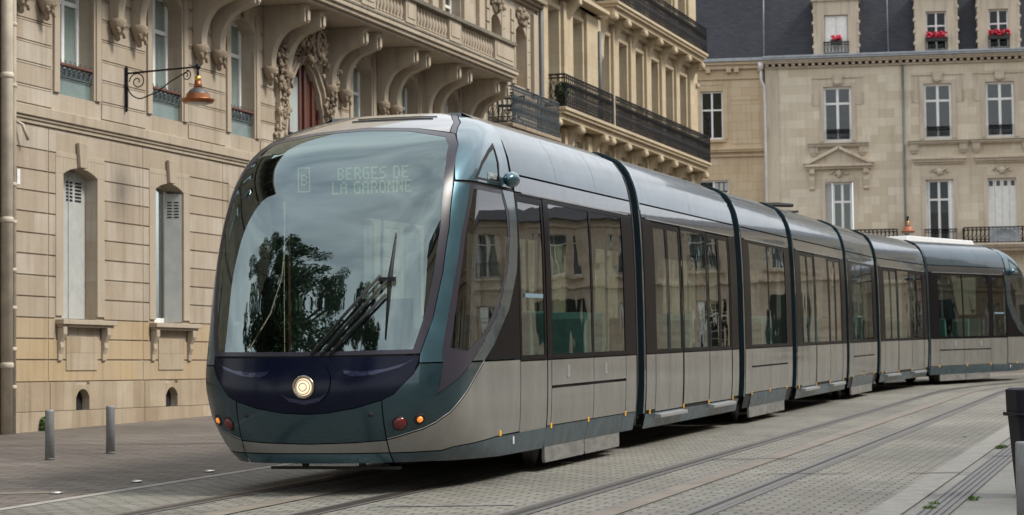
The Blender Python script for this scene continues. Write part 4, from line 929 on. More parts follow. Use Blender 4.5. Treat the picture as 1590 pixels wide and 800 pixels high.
d = MB(); bx(d, 9.55, 11.55, -.46, -.40, .3, 4.9); d.build('door', M['wood'], house)
# slab, balustrade and consoles
bal = MB(); bx(bal, -.2, 20.3, -.1, 1.10, 8.26, 8.34); bx(bal, -.2, 20.3, -.1, 1.02, 8.20, 8.26); bx(bal, -.2, 20.34, 0, 1.15, 8.34, 8.425); bx(bal, -.2, 20.3, .88, 1.04, 8.47, 8.56)
balc = bal.build('balcony', M['trimA'], house, bevel=.012)
b = MB(); bx(b, -.2, 20.35, .5, 1.165, 8.425, 8.475); b.build('weathered_drip_edge', M['lichen'], balc, bevel=.01)
bb = MB(); piers = [(-.2, .25), (2.3, 2.75), (4.9, 5.6), (7.9, 8.6), (10.9, 11.6), (13.25, 13.85), (15.85, 16.6), (18.9, 20.28)]
for p, q in piers: bx(bb, p, q, .90, 1.06, 8.56, 9.03); bx(bb, p + .1, q - .1, 1.055, 1.075, 8.66, 8.95)
for (p, q), (p2, q2) in zip(piers, piers[1:]):
    n = int((p2 - q) / .17)
    for i in range(n):
        s_ = q + (i + .5) * (p2 - q) / n; bb.lathe([(.05, 0), (.05, .03), (.03, .06), (.062, .16), (.05, .26), (.028, .34), (.045, .38), (.05, .42)], (s_, -.97, 8.58), 8)
bb.build('balustrade', M['trimA'], balc)
hb = MB(); bx(hb, -.2, 20.34, .84, 1.12, 9.03, 9.12); bx(hb, 20.10, 20.34, 0, .84, 9.03, 9.12); hb.build('balustrade_coping', M['lichen'], balc, bevel=.012)
bb = MB(); bx(bb, 20.12, 20.28, 0, .9, 8.47, 9.03); bb.build('balustrade_end', M['trimA'], balc)
for mth in (.45, 3.33, 6.25, 9.10, 11.93, 14.70, 17.35, 20.0):
    for e in (-.36, .36): console(balc, mth + e)
# upper wall behind the balustrade
UW = [(1.3, 2.5), (4.3, 5.5), (7.3, 8.5), (10.0, 11.2), (12.9, 14.1), (15.6, 16.8), (18.3, 19.5)]
uop = [(a, c, 8.5, 10.35) for a, c in UW] + [(21.6, 22.4, 8.6, 10.2), (23.5, 24.4, 8.6, 10.25)]
wall_backing('upper_wall', M['stoneA'], house, 0, END, 8.22, 15.5, uop, d=0)
for a, c in UW:
    b = MB()
    for u in (a - .22, c + .05): bx(b, u, u + .17, 0, .09, 8.5, 10.5)
    bx(b, a - .3, c + .3, 0, .14, 10.5, 10.62); b.build('window_surround', M['trimA'], house, bevel=.01); w = casement(house, a, c, 8.5, 10.35, -.22, transom=9.9, curtain=True)
for s_ in (.2, 3.0, 6.2, 9.2, 14.6, 17.4, 20.6, 24.85): b = MB(); bx(b, s_, s_ + .34, 0, .10, 8.5, 10.6); b.build('pilaster', M['trimA'], house, bevel=.01)
for a, c in ((21.6, 22.4), (23.5, 24.4)):
    b = MB(); arch_fill(b, a, c, 9.9, 10.15, 10.3, -.4, .03); bx(b, a - .12, a, 0, .05, 8.6, 10.3); bx(b, c, c + .12, 0, .05, 8.6, 10.3)
    for z in range(6): bx(b, a - .3, a - .12, 0, .04, 8.6 + z * .32, 8.88 + z * .32); bx(b, c + .12, c + .3, 0, .04, 8.6 + z * .32, 8.88 + z * .32)
    b.build('niche_surround', M['trimA'], house, bevel=.01)
for a, c in ((21.6, 22.4), (23.5, 24.4)): k = MB(); bx(k, a - .05, c + .05, -.40, -.36, 8.6, 10.3); k.build('blind_niche', M['stoneB'], house)
rn = random.Random(9)
for a in (22.0, 23.95):
    b = MB()
    for k in range(26): r_ = rn.uniform(.03, .08); b.blob((a + rn.gauss(0, .16), -.05 - rn.uniform(0, .1), 10.38 + rn.gauss(0, .10)), (r_, r_, r_), k, .35)
    b.blob((a, -.04, 10.38), (.36, .07, .24), 1, .1); b.build('niche_carving', M['carve'], house)
b = MB(); bx(b, -.1, END + .05, 0, .10, 10.72, 10.80); bx(b, -.1, END + .05, 0, .20, 10.80, 10.88); bx(b, -.1, END + .05, 0, .30, 10.88, 11.0); bx(b, -.1, END, 0, .06, 11.0, 11.1)
b.build('cornice', M['carve'], house, bevel=.012)
# iron balcony at the far end of the house
b = MB(); bx(b, 21.35, 25.3, -.05, .66, 7.28, 7.38); bx(b, 21.4, 25.25, -.05, .60, 7.16, 7.28); bx(b, 21.5, 25.15, -.05, .5, 7.0, 7.16); ib = b.build('iron_balcony', M['carve'], house, bevel=.02)
def railing(parent, s0, s1, z0, z1, d, m, pitch=.11, ret=(True, True), wall_d=0, name='railing', rings=True):
    b = MB(); segs = [((s0, -d), (s1, -d))]
    if ret[0]: segs.append(((s0, -wall_d), (s0, -d)))
    if ret[1]: segs.append(((s1, -d), (s1, -wall_d)))
    for (ax, ay), (bx_, by) in segs:
        Lg = hypot(bx_ - ax, by - ay); n = max(2, int(Lg / pitch)); q = lambda t, z: (ax + (bx_ - ax) * t, ay + (by - ay) * t, z)
        K = 1.3 if m == 'iron' else 1.0
        for z, r_ in ((z1, .024), (z1 - .10, .012 * K), (z0 + .04, .014 * K), (z0 + .16, .010 * K)): b.tube([q(0, z), q(1, z)], r_, 4)
        for i in range(n + 1):
            b.tube([q(i / n, z0), q(i / n, z1)], .011 * K, 4)
            if i < n and rings:
                t = (i + .5) / n; w = Lg / n / Lg
                for zc, rz in ((z1 - .05, .036), (z0 + .10, .045), ((z0 + z1) / 2 + .1, .13), ((z0 + z1) / 2 - .13, .11)):
                    b.tube([q(t + w * .40 * cos(a), zc + rz * sin(a)) for a in [2 * pi * k / 8 for k in range(8)]], .0085 * K, 3, closed=True)
                b.tube([q(t - w * .4, z0 + .18), q(t + w * .4, (z0 + z1) / 2)], .008 * K, 3); b.tube([q(t + w * .4, (z0 + z1) / 2), q(t - w * .4, z1 - .12)], .008 * K, 3)
    return b.build(name, M[m], parent)
railing(ib, 21.42, 25.25, 7.38, 8.28, .62, 'ironblue', .12, (True, False))
# party wall and its pipe
b = MB(); b.tube([(END + .02, -.12, .8), (END + .02, -.12, 15)], .06, 8); b.build('downpipe', M['pipegrey'], house)

# two folding chairs on the iron balcony
fc = empty('folding_chair', (0, 0, 0), 0, 'dark slatted folding chair on the iron balcony, nearer the archway', 'chair', 'folding chairs on the iron balcony')
def lc(s, d, z): x, y, _ = on_wall(s); return (x + d * cos(WH_), y - d * sin(WH_), z)
fc.location = lc(21.75, .35, 7.385); fc.rotation_euler = (0, 0, WROT + .4)
for y in (-.2, .2):
    MB().tube([(-.2, y, 0), (.18, y, .85)], .014, 5).build('leg', M['iron'], fc); MB().tube([(.22, y * .9, 0), (-.2, y * .9, .45)], .014, 5).build('leg', M['iron'], fc)
b = MB()
for i in range(5): b.box(-.22 + i * .085, -.155 + i * .085, -.2, .2, .44, .455)
b.build('seat', M['iron'], fc); b = MB()
for i in range(3): b.box(.10 + i * .025, .115 + i * .025, -.2, .2, .62 + i * .07, .67 + i * .07)
b.build('backrest', M['iron'], fc)
fc2 = copy_tree(fc); fc2.location = lc(22.6, .3, 7.385); fc2.rotation_euler = (0, 0, WROT - .5); fc2['label'] = 'dark slatted folding chair on the iron balcony, nearer the plane-fronted neighbour'

# ------------------------------------------------------------------ neighbour towards the camera (pipes at the frame's edge)
nb = empty('neighbouring_house', on_wall(0), WROT, 'cream stone neighbour with fluted corner pipes at the left edge of the photo', 'house')
nop = [(-2.6 - 3.2 * i, -1.5 - 3.2 * i, a, a + 2.2) for i in range(3) for a in (2.2, 5.8, 9.0)]
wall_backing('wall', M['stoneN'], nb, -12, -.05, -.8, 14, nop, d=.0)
for o_ in nop: casement(nb, o_[0], o_[1], o_[2], o_[3], -.2, mats='lampgrey')  # frames darkened like the wall, so the mirrored facade reads shaded
b = MB()
for z in (1.3, 5.2, 8.4, 11.8): bx(b, -12, -.7, 0, .16, z, z + .14)
for s_ in range(3): bx(b, -1.25 - s_ * 3.2 , -.95 - s_ * 3.2, 0, .09, 1.44, 13.5)
for s_ in range(5): b.prism([(0, 14), (-.95, 14), (-.95, 13.75), (-.5, 13.5), (-.2, 13.0), (0, 12.8)], -2.6 - s_ * 2.0 - .14, -2.6 - s_ * 2.0 + .14, 'x')
bx(b, -12, -1.6, -.1, 1.1, 14.0, 14.25)
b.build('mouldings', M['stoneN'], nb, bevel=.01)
b = MB(); b.tube([(-.08, -.07, .5), (-.08, -.07, 13)], .05, 10)
for z in (1.2, 1.75, 2.35, 2.9, 3.6, 4.15, 5.6, 6.5, 7.4): b.lathe([(.05, 0), (.06, .01), (.06, .05), (.05, .06)], (-.08, -.07, z), 12)
b.build('downpipe', M['pipe'], nb)
b = MB(); b.tube([(-.32, -.12, .5), (-.32, -.12, 13)], .085, 12)
for z in (1.5, 3.6, 5.7, 7.6): b.lathe([(.085, 0), (.10, .02), (.10, .07), (.085, .09)], (-.32, -.12, z), 12)
b.build('corner_column', M['pipe'], nb)
# small fittings on the wall near the corner
b = MB(); bx(b, .02, .10, .02, .08, 4.20, 4.42); b.box(.04, .08, -.084, -.08, 4.28, 4.34); tag(b.build('junction_box', M['white'], house), None)
b = MB(); b.tube([(.10, -.02, 5.13), (.13, -.10, 5.08), (.24, -.13, 4.86)], .025, 6); b.build('overflow_spout', M['pipe'], house)

# ------------------------------------------------------------------ wall lamp: scrolled bracket and copper shade
def lamp(name, pos, rot, label, reach=1.3, shade='copper'):
    e = empty(name, pos, rot, label, 'street lamp', 'copper wall lamps')
    b = MB(); b.box(-.02, .02, -.02, .02, -.50, .12); b.lathe([(.02, 0), (.03, .03), (.005, .07)], (0, 0, .12), 8); b.lathe([(.005, -.07), (.03, -.03), (.02, 0)], (0, 0, -.50), 8); b.lathe([(.02, 0), (.032, .02), (.02, .04)], (0, 0, -.16), 8)
    b.tube([(0, 0, .06), (reach, 0, .10)], .016, 6); b.lathe([(.005, -.05), (.04, -.03), (.048, 0), (.04, .03), (.005, .05)], (reach, 0, .10), 12)
    b.tube([(reach, 0, .07), (reach, 0, -.05)], .022, 8)
    b.build('bracket', M['iron'], e)
    k = MB()
    def spiral(cx, cz, r0, a0, turns, sgn=1): return [(cx + r0 * (1 - t * .85) * cos(a0 + sgn * t * turns * 2 * pi), 0, cz + r0 * (1 - t * .85) * sin(a0 + sgn * t * turns * 2 * pi)) for t in [i / 26 for i in range(27)]]
    sp = spiral(.20, -.08, .15, radians(180), 1.6, -1)
    arcs = [(.02, 0, -.16)] + [(.26 + .24 * cos(radians(a)), 0, -.12 + .24 * sin(radians(a))) for a in range(190, 275, 12)]
    k.tube(sp, .010, 5); k.tube(arcs + [(.55, 0, -.27), (reach * .62, 0, -.11), (reach * .88, 0, .05)], .011, 5)
    k.tube(spiral(reach * .84, -.03, .09, radians(90), 1.5, -1), .009, 5); k.build('scroll', M['iron'], e)
    s_ = MB(); s_.lathe([(.02, .02), (.05, -.0), (.055, -.05), (.045, -.07)], (reach, 0, -.06), 16); s_.build('collar', M['brass'], e)
    s_ = MB(); s_.lathe([(.05, 0), (.06, -.06), (.075, -.13)], (reach, 0, -.12), 18); s_.build('neck', M[shade], e)
    s_ = MB(); s_.lathe([(.07, 0), (.12, -.03), (.165, -.08), (.19, -.145)], (reach, 0, -.24), 24); s_.build('cap', M['lampgrey' if shade == 'copper' else shade], e)
    s_ = MB(); s_.lathe([(.185, .02), (.20, -.05), (.265, -.06), (.27, -.075), (.235, -.125), (.20, -.125)], (reach, 0, -.36), 24); s_.build('shade_rim', M[shade], e)
    s_ = MB(); s_.lathe([(.20, 0), (.19, -.02), (.10, -.035), (.01, -.04)], (reach, 0, -.48), 20); s_.build('lens', M['lens'], e)
    return e
lp = on_wall(3.39); lamp('wall_lamp', (lp[0] + .03 * cos(WH_), lp[1] - .03 * sin(WH_), 6.20), WROT - pi / 2 + .0, 'copper bell lamp on a black scrolled bracket beside the tall windows on the left', 1.28)
# ------------------------------------------------------------------ second house in the row: tall windows, black iron balconies
h2 = empty('balconied_house', on_wall(END + .1), WROT, 'warm stone house with long black iron balconies on curled brackets, beyond the archway house', 'house')
O2 = END + .1
w2 = [(a - O2, c - O2) for a, c in ((26.20, 27.20), (28.40, 29.40), (31.22, 32.15), (33.08, 34.08), (34.97, 35.92), (36.82, 37.80), (38.62, 39.70), (40.50, 41.55))]
E2 = 42.8 - O2
op2 = [(a, c, 8.30, 11.05) for a, c in w2] + [(a, c, 12.0, 14.3) for a, c in w2] + [(a + .05, c - .05, 5.2, 7.7) for a, c in w2]
wall_backing('wall', M['stoneB'], h2, .05, E2, -.2, 17, op2, d=0, t=.5)
b = MB()
for i, (a, c) in enumerate(w2):
    for z0, z1 in ((8.30, 11.05), (12.0, 14.3)):
        bx(b, a - .13, a, 0, .06, z0, z1 + .16); bx(b, c, c + .13, 0, .06, z0, z1 + .16); bx(b, a, c, 0, .055, z1, z1 + .16); bx(b, a - .06, c + .06, .055, .085, z1 + .02, z1 + .10)
        casement(h2, a, c, z0, z1, -.42, transom=z0 + 2.0, glassmat='wglass', curtain=False)
    bx(b, a - .12, a, 0, .05, 5.2, 7.75); bx(b, c, c + .12, 0, .05, 5.2, 7.75)
    casement(h2, a + .05, c - .05, 5.2, 7.7, -.12, transom=7.0, curtain=True)
pl = [(.10, .45)] + [(w2[i][1] + .18, w2[i + 1][0] - .18) for i in range(7)] + [(w2[7][1] + .25, E2 + .02)]
for p, q in pl:
    if q - p > .25: bx(b, p, q, 0, .14, 8.4, 11.35); bx(b, p, q, 0, .14, 4.4, 7.9); bx(b, p, q, 0, .12, 12.0, 14.6)
bx(b, .05, E2 + .05, 0, .16, 11.45, 11.58); bx(b, .05, E2 + .08, 0, .24, 14.7, 15.1)
bx(b, E2 - .3, E2 + .02, 0, .22, 10.9, 11.0)
b.build('window_surrounds', M['trimB'] if 'trimB' in M else M['stoneB'], h2, bevel=.012)
def bal2(s0, s1, z, d, cons, split=None):
    b = MB(); bx(b, s0, s1, -.05, d, z - .10, z - .02); bx(b, s0 - .04, s1 + .04, -.05, d + .05, z - .02, z + .07); bx(b, s0 + .05, s1 - .05, 0, d - .1, z - .24, z - .10)
    o = b.build('balcony', M['stoneB'], h2, bevel=.015)
    segs = [(s0, split - .03), (split + .03, s1)] if split else [(s0, s1)]
    for k, (p, q) in enumerate(segs): railing(o, p + .03, q - .03, z + .07, z + .93, d, 'iron', .17, (k == 0, k == len(segs) - 1))
    if split:
        k = MB(); bx(k, split - .04, split + .04, d - .03, d + .04, z + .07, z + 1.0); k.build('divider_post', M['pipe'], o)
    for s_ in cons:
        k = MB(); zt = z - .24
        P_ = [(0, zt), (d - .06, zt), (d - .06, zt - .10), (d - .14, zt - .16), (d - .22, zt - .14)] + [(d - .24 - (d - .36) * sin(radians(a)), zt - 1.0 + .80 * cos(radians(a))) for a in range(10, 91, 16)] + [(.12, zt - 1.25), (.05, zt - 1.4), (0, zt - 1.4)]
        k.prism([(-p, q) for p, q in P_], s_ - .17, s_ + .17, 'x'); k.lathe([(.01, -.18), (.10, -.18), (.10, .18), (.01, .18)], (s_, -(d - .14), zt - .12), 10, 'x'); k.build('console', M['stoneB'], o, bevel=.012)
    return o
mids = [.25, (w2[0][1] + w2[1][0]) / 2, 4.7, 5.45] + [(w2[i][1] + w2[i + 1][0]) / 2 for i in range(2, 7)] + [E2 - .35]
bal2(.45, E2 - .15, 8.22, .58, mids, split=5.2)
bal2(5.55, E2 - .6, 11.85, .62, [5.75] + mids[4:-1] + [E2 - .8])
for s_ in (mids[0], mids[1]):
    k = MB(); k.prism([(0, 11.45), (-.5, 11.45), (-.5, 11.3), (-.36, 11.2), (-.14, 10.9), (-.10, 10.5), (0, 10.45)], s_ - .13, s_ + .13, 'x'); k.build('console', M['stoneB'], h2, bevel=.012)
b = MB(); bx(b, .1, 5.3, -.05, .48, 11.45, 11.56); b.build('ledge', M['stoneB'], h2, bevel=.012)
b = MB(); b.tube([(5.25, -.18, 8.3), (5.25, -.18, 11.0)], .055, 8); b.build('downpipe', M['pipegrey'], h2)
# plant standing on that balcony
x, y, _ = on_wall(O2 + .75)
pp = empty('potted_plant', (x + .42 * cos(WH_), y - .42 * sin(WH_), 8.29), 0, 'small green potted plant at the near corner of the long black balcony', 'plant')
b = MB(); b.lathe([(.08, 0), (.12, .18), (.13, .2), (.11, .2)], n=12); b.build('pot', M['terra'], pp)
def leaves(b, c, r, n, sz, seed=1, flat_=.6):
    rn = random.Random(seed)
    for k in range(n):
        while True:
            v = Vector((rn.uniform(-1, 1), rn.uniform(-1, 1), rn.uniform(-1, 1)))
            if v.length < 1: break
        p = Vector(c) + Vector((v.x * r[0], v.y * r[1], v.z * r[2])); a = Vector((rn.gauss(0, 1), rn.gauss(0, 1), rn.gauss(0, flat_))).normalized(); u = a.cross(Vector((rn.gauss(0, 1), rn.gauss(0, 1), rn.gauss(0, 1)))).normalized(); s_ = sz * rn.uniform(.6, 1.3)
        b.add([p - a * s_, p + u * s_ * .45, p + a * s_, p - u * s_ * .45], [(0, 1, 2, 3)])
b = MB(); leaves(b, (0, 0, .42), (.2, .2, .26), 260, .07, 2); b.build('foliage', M['leafg'], pp, recalc=False)

# ------------------------------------------------------------------ house closing the view, facing us, with slate mansard
BH = radians(99); BP = Vector((9.85, 82.0)); bd = Vector((sin(BH), cos(BH)))
def on_b(s): q = BP + bd * s; return (q.x, q.y, 0)
BROT = pi / 2 - BH
M['trimC'] = stone('limestone_pale_trim', (.58, .505, .40), (.54, .465, .365), (.40, .33, .25), 2, 2, 0, streak=.5, wear=.5)
M['gris2'] = mat('dull_green_backing', (.20, .26, .24), .8)
h3 = empty('slate_roofed_house', on_b(0), BROT, 'pale stone house facing us with a dark slate roof, dormers and red flower boxes', 'house')
FW = [(2.28, 3.34), (6.08, 7.12), (8.40, 9.46)]
XE = 12.6
op3 = [(a, c, 10.08, 12.20) for a, c in FW] + [(a - .03, c + .02, 6.05, 8.51) for a, c in FW] + [(10.9, 12.0, 10.08, 12.2), (10.9, 12.0, 6.05, 8.5)] + [(a, c, 1.9, 4.6) for a, c in FW]
wall_backing('wall', M['stoneC'], h3, .05, XE, .8, 13.0, op3, d=0, t=.4)
b = MB()
# quoin strip, cornice with dentils, gutter
bx(b, .05, .55, 0, .04, .9, 12.96)
bx(b, .02, XE, 0, .10, 12.96, 13.04); bx(b, 0, XE, 0, .30, 13.14, 13.20); bx(b, -.02, XE, 0, .36, 13.20, 13.27)
n = int(XE / .255)
for i in range(n): bx(b, .06 + i * .255, .06 + i * .255 + .13, 0, .22, 13.04, 13.14)
b.build('cornice', M['trimC'], h3, bevel=.01)
b = MB(); bx(b, -.02, XE, -.1, .44, 13.27, 13.34); bx(b, -.02, XE, .38, .46, 13.34, 13.42); b.build('gutter', M['zinc'], h3, bevel=.012)
RZ = 18.5
b = MB(); b.prism([(-.05, 13.36), (.30, 13.36), (1.75, RZ), (6, RZ + 1.4), (6, 13.0), (.3, 13.0)][::-1], .0, XE, 'x'); b.build('roof', M['slate'], h3)
for s_, r_ in ((0.02, .03), (4.78, .02)):
    b = MB(); b.tube([(s_, -.10 + .06, 13.36), (s_, 1.40, RZ)], r_, 6); b.build('roof_ridge_strip', M['zinc'], h3)
def surround(s0, s1, z0, z1, style):
    b = MB()
    bx(b, s0 - .17, s0, 0, .035, z0, z1 + .14); bx(b, s1, s1 + .17, 0, .035, z0, z1 + .14); bx(b, s0, s1, 0, .033, z1, z1 + .14)
    m = (s0 + s1) / 2
    if style == 'top':      # shouldered surround with a keystone, sill on two brackets
        bx(b, s0 - .45, s0 - .17, 0, .02, z0 + 1.4, z1 + .32); bx(b, s1 + .17, s1 + .45, 0, .02, z0 + 1.4, z1 + .32); bx(b, s0 - .45, s1 + .45, .0, .045, z1 + .32, z1 + .37)
        for u in (s0 - .46, s1 + .38):
            for k in range(5): bx(b, u, u + .08, .02, .05, z0 + 1.46 + k * .09, z0 + 1.52 + k * .09)
        b.prism([(m - .17, z1 + .10), (m + .17, z1 + .10), (m + .19, z1 + .34), (m - .19, z1 + .34)], -.12, -.035); b.blob((m, -.12, z1 + .14), (.13, .07, .10), 3, .1); bx(b, m - .22, m + .22, 0, .10, z1 + .34, z1 + .47)
        k_ = MB(); bx(k_, s0 - .63, s1 + .63, 0, .23, z0 - .125, z0 - .085); k_.build('stained_ledge', M['lichen'], h3); bx(b, s0 - .62, s1 + .62, 0, .22, z0 - .17, z0 - .125); bx(b, s0 - .58, s1 + .58, 0, .17, z0 - .22, z0 - .17)
        for u in (s0 - .55, s1 + .25): bx(b, u, u + .30, 0, .15, z0 - .46, z0 - .22); bx(b, u + .04, u + .26, 0, .11, z0 - .54, z0 - .46)
        for u in (s0 - .55, s1 + .25):
            for k in range(4): bx(b, u + .03 + k * .07, u + .06 + k * .07, .15, .165, z0 - .44, z0 - .25)
    elif style == 'pediment':
        zb = 9.10
        b.prism([(s0 - .73, zb + .10), (s1 + .73, zb + .10), (m, zb + .72)], -.10, -.0)
        for q in (1, -1):
            P_ = [(m + q * .02, zb + .66), (m + q * (.5 * (s1 - s0) + .62), zb + .10), (m + q * (.5 * (s1 - s0) + .82), zb + .12), (m, zb + .80)]; b.prism(P_ if q < 0 else P_[::-1], -.26, -.0)
        bx(b, s0 - .76, s1 + .76, 0, .25, zb, zb + .09); bx(b, s0 - .70, s1 + .70, 0, .16, zb - .09, zb)
        for u in (s0 - .60, s1 + .40): b.prism([(0, zb - .09), (-.18, zb - .09), (-.20, zb - .25), (-.10, zb - .35), (-.12, zb - .5), (-.07, zb - .75), (-.08, zb - .85), (0, zb - .92)], u, u + .2, 'x')
        for k in range(9): b.blob((m - .32 + k * .08, -.05, 8.86 + .05 * sin(k * 2.3)), (.06, .05, .05 + .06 * (k == 4)), k, .3)
        b.blob((m, -.07, 8.82), (.11, .07, .15), 2, .2)
    else:
        bx(b, s0 - .48, s1 + .48, 0, .20, 9.28, 9.38); bx(b, s0 - .44, s1 + .44, 0, .14, 9.18, 9.28); bx(b, s0 - .4, s1 + .4, 0, .07, 9.10, 9.18)
        for k in range(9): b.blob((m - .30 + k * .075, -.05, 8.86 + .05 * sin(k * 2.1)), (.06, .05, .05 + .05 * (k == 4)), k, .3)
        b.blob((m, -.07, 8.80), (.13, .07, .14), 2, .2)
    return b.build('window_surround', M['trimC'], h3, bevel=.008)
for i, (a, c) in enumerate(FW + [(10.9, 12.0)]):
    surround(a, c, 10.08, 12.20, 'top'); w = casement(h3,  a, c, 10.08, 12.20, -.10, transom=11.55, fw=.085); iron_guard(w, a + .10, c - .10, 10.20, 10.52, -.02, 'iron', 'iron', 9)
    surround(a, c, 6.05, 8.51, 'pediment' if i == 0 else 'cornice')
w = casement(h3,  2.55, 3.30, 6.05, 8.51, -.14, transom=7.75, fw=.08, backing='gris2')
k = MB(); bx(k, 2.25, 2.53, -.16, -.12, 6.05, 8.48); bx(k, 2.31, 2.47, -.12, -.114, 8.0, 8.3); k.build('shutter', M['shutter'], w)
w = casement(h3,  6.16, 7.0, 6.05, 8.51, -.14, transom=7.75, fw=.08, glassmat='farglass'); iron_guard(w, 6.0, 7.2, 6.0, 6.58, .12, 'iron', 'iron', 9)
for u0, u1 in ((6.05, 6.15), (7.01, 7.14)):
    k = MB(); bx(k, u0, u1, -.16, -.12, 6.05, 8.5); k.build('shutter', M['white'], w)
k = MB(); bx(k, 6.25, 6.92, -.20, -.195, 7.25, 8.45); k.build('curtain', M['curtain'], w)
w = casement(h3,  8.40, 9.48, 6.05, 8.51, -.30)
k = MB()
for q in range(4): bx(k, 8.40 + q * .27, 8.66 + q * .27, -.16, -.12, 6.05, 8.50)
k.build('shutter', M['white'], w)
k = MB()
for q in range(4): bx(k, 8.46 + q * .27, 8.60 + q * .27, -.12, -.114, 8.22, 8.42)
k.build('shutter_slots', M['lampgrey'], w)
casement(h3,  10.9, 12.0, 6.05, 8.5, -.14, transom=7.75)
for a, c in FW: casement(h3,  a, c, 1.9, 4.6, -.2)
# balconies of the first floor
for s0, s1 in ((1.0, 4.98), (7.42, 11.0)):
    b = MB(); bx(b, s0, s1, -.05, .72, 5.84, 5.92); bx(b, s0 - .05, s1 + .05, -.05, .78, 5.92, 6.0); bx(b, s0 + .1, s1 - .1, -.05, .6, 5.72, 5.84); o = b.build('balcony', M['trimC'], h3, bevel=.01)
    railing(o, s0 + .02, s1 - .02, 6.0, 6.60, .70, 'iron', .15)
    for u in (s0 + .3, s1 - .5): k = MB(); k.prism([(0, 5.72), (-.55, 5.72), (-.5, 5.5), (-.15, 5.3), (0, 5.0)], u, u + .2, 'x'); k.build('console', M['trimC'], o)
b = MB(); bx(b, 5.9, 7.25, 0, .16, 5.92, 6.0); b.build('sill', M['trimC'], h3)
k = MB()     # the cast panel on the right-hand balcony
for a in range(3): k.tube([(8.95 + (.42 - .11 * a) * cos(t), -.72, 6.30 + (.24 - .06 * a) * sin(t)) for t in [2 * pi * i / 20 for i in range(20)]], .018, 5, closed=True)
bx(k, 8.38, 9.5, .705, .712, 6.04, 6.56); k.build('cast_panel', M['lampgrey2'] if 'lampgrey2' in M else M['zinc'], h3)
# dormers with flower boxes
def dormer(s0, s1, z0, z1, closed):
    m = (s0 + s1) / 2; w_ = (s1 - s0) / 2; fd = -.02
    b = MB()
    for u0, u1 in ((s0 - .42, s0), (s1, s1 + .42)): bx(b, u0, u1, -1.7, fd, z0 - .15, z1 + .55)
    bx(b, s0, s1, -1.7, fd, z1, z1 + .55); bx(b, s0 - .5, s1 + .5, -1.7, .06, z1 + .55, z1 + .68)
    b.prism([(m - w_ - .55, z1 + .68), (m + w_ + .55, z1 + .68)] + arcpts(m, z1 + .62, w_ + .5, .42, 8, 172, 12), -.10, 1.8)
    for k in range(8):
        for u in (s0 - .42, s1 + .34): bx(b, u - (.05 if k % 2 else 0) * (1 if u < m else 0), u + .08 + (.05 if k % 2 else 0) * (1 if u > m else 0), -.4, fd + .012, z0 + k * .23, z0 + k * .23 + .115)
    d = b.build('dormer', M['trimC'], h3, bevel=.01)
    w = casement(d, s0, s1, z0, z1, -.18, transom=z0 + .95, fw=.06, backing='dark', glassmat='farglass')
    if closed:
        k = MB(); bx(k, s0 + .03, m - .035, -.17, -.13, z0 + .05, z1 - .03); bx(k, m + .035, s1 - .03, -.17, -.13, z0 + .05, z1 - .03); k.build('shutter', M['white'], w)
    iron_guard(w, s0 - .02, s1 + .02, z0, z0 + .42, .01, 'iron', 'iron', 7)
DM = [(2.36, 3.26), (6.22, 7.00), (8.58, 9.32)]
for i, (a, c) in enumerate(DM): dormer(a, c, 13.50, 15.0, i == 0)
for i, (a, c) in enumerate(DM):
    x, y, _ = on_b((a + c) / 2); wv = c - a
    lab = ('narrow window box of red geraniums before the closed white shutters of the leftmost dormer', 'red geraniums massed in the window box of the middle dormer', 'red geraniums massed in the window box of the rightmost dormer')[i]
    f = empty('flower_box', (x - .10 * sin(BH - pi / 2), y - .10, 13.52 + .30), BROT, lab, 'flower box', 'geranium boxes on the dormers')
    hw = (.20 if i == 0 else .38)
    k = MB(); k.prism([(-hw, 0), (hw, 0), (hw + .04, .14), (-hw - .04, .14)], -.1, .1); k.build('planter', M['terra'], f)
    k = MB(); leaves(k, (0, 0, .16), (hw, .12, .10), 150, .06, i + 20); k.build('foliage', M['leafg'], f, recalc=False)
    k = MB(); rn = random.Random(i)
    for q in range(46 if i else 26): k.blob((rn.uniform(-hw, hw), rn.uniform(-.16, .02), .20 + rn.uniform(-.05, .14)), (.055, .05, .045), q, .3)
    k.build('blossoms', M['red'], f)
b = MB(); b.tube([(5.30, -.09, .9), (5.30, -.09, 12.96)], .045, 8); b.build('downpipe', M['pipegrey'], h3)
b = MB(); b.tube([(.02, -.12, .9), (.02, -.12, 12.3), (-.10, -.16, 12.55), (-.10, -.2, 13.15)], .05, 8); b.lathe([(.05, 0), (.11, .15), (.11, .3)], (-.10, -.22, 12.9), 10); b.build('downpipe', M['pipewhite'], h3)
# ochre wing between the two rows
h4 = empty('ochre_house', on_b(-4.2), BROT, 'narrow ochre stone house squeezed in the corner, with a half-open window', 'house')
q4 = 4.2
wall_backing('wall', M['stoneD'], h4, 0, q4 - .03, .8, 13.0, [(q4 - 2.46, q4 - 1.60, 10.30, 12.18), (q4 - 2.6, q4 - 1.42, 6.6, 8.70)], d=-.06, t=.4)
b = MB(); bx(b, 0, q4, -.06, .16, 13.18, 13.30); bx(b, 0, q4, -.06, .06, 13.02, 13.18); bx(b, 0, q4 - .02, -.06, .0, 12.62, 12.68)
for u in (-2.95, -2.15, -1.35, -1.05, -.15): bx(b, q4 + u - .09, q4 + u + .09, -.06, .13, 12.88, 13.10)
bx(b, 0, q4 - .02, -.06, .06, 9.78, 9.86); bx(b, 0, q4 - .02, -.06, .02, 9.60, 9.66); bx(b, 0, q4 - .02, -.06, .10, 9.86, 9.94)
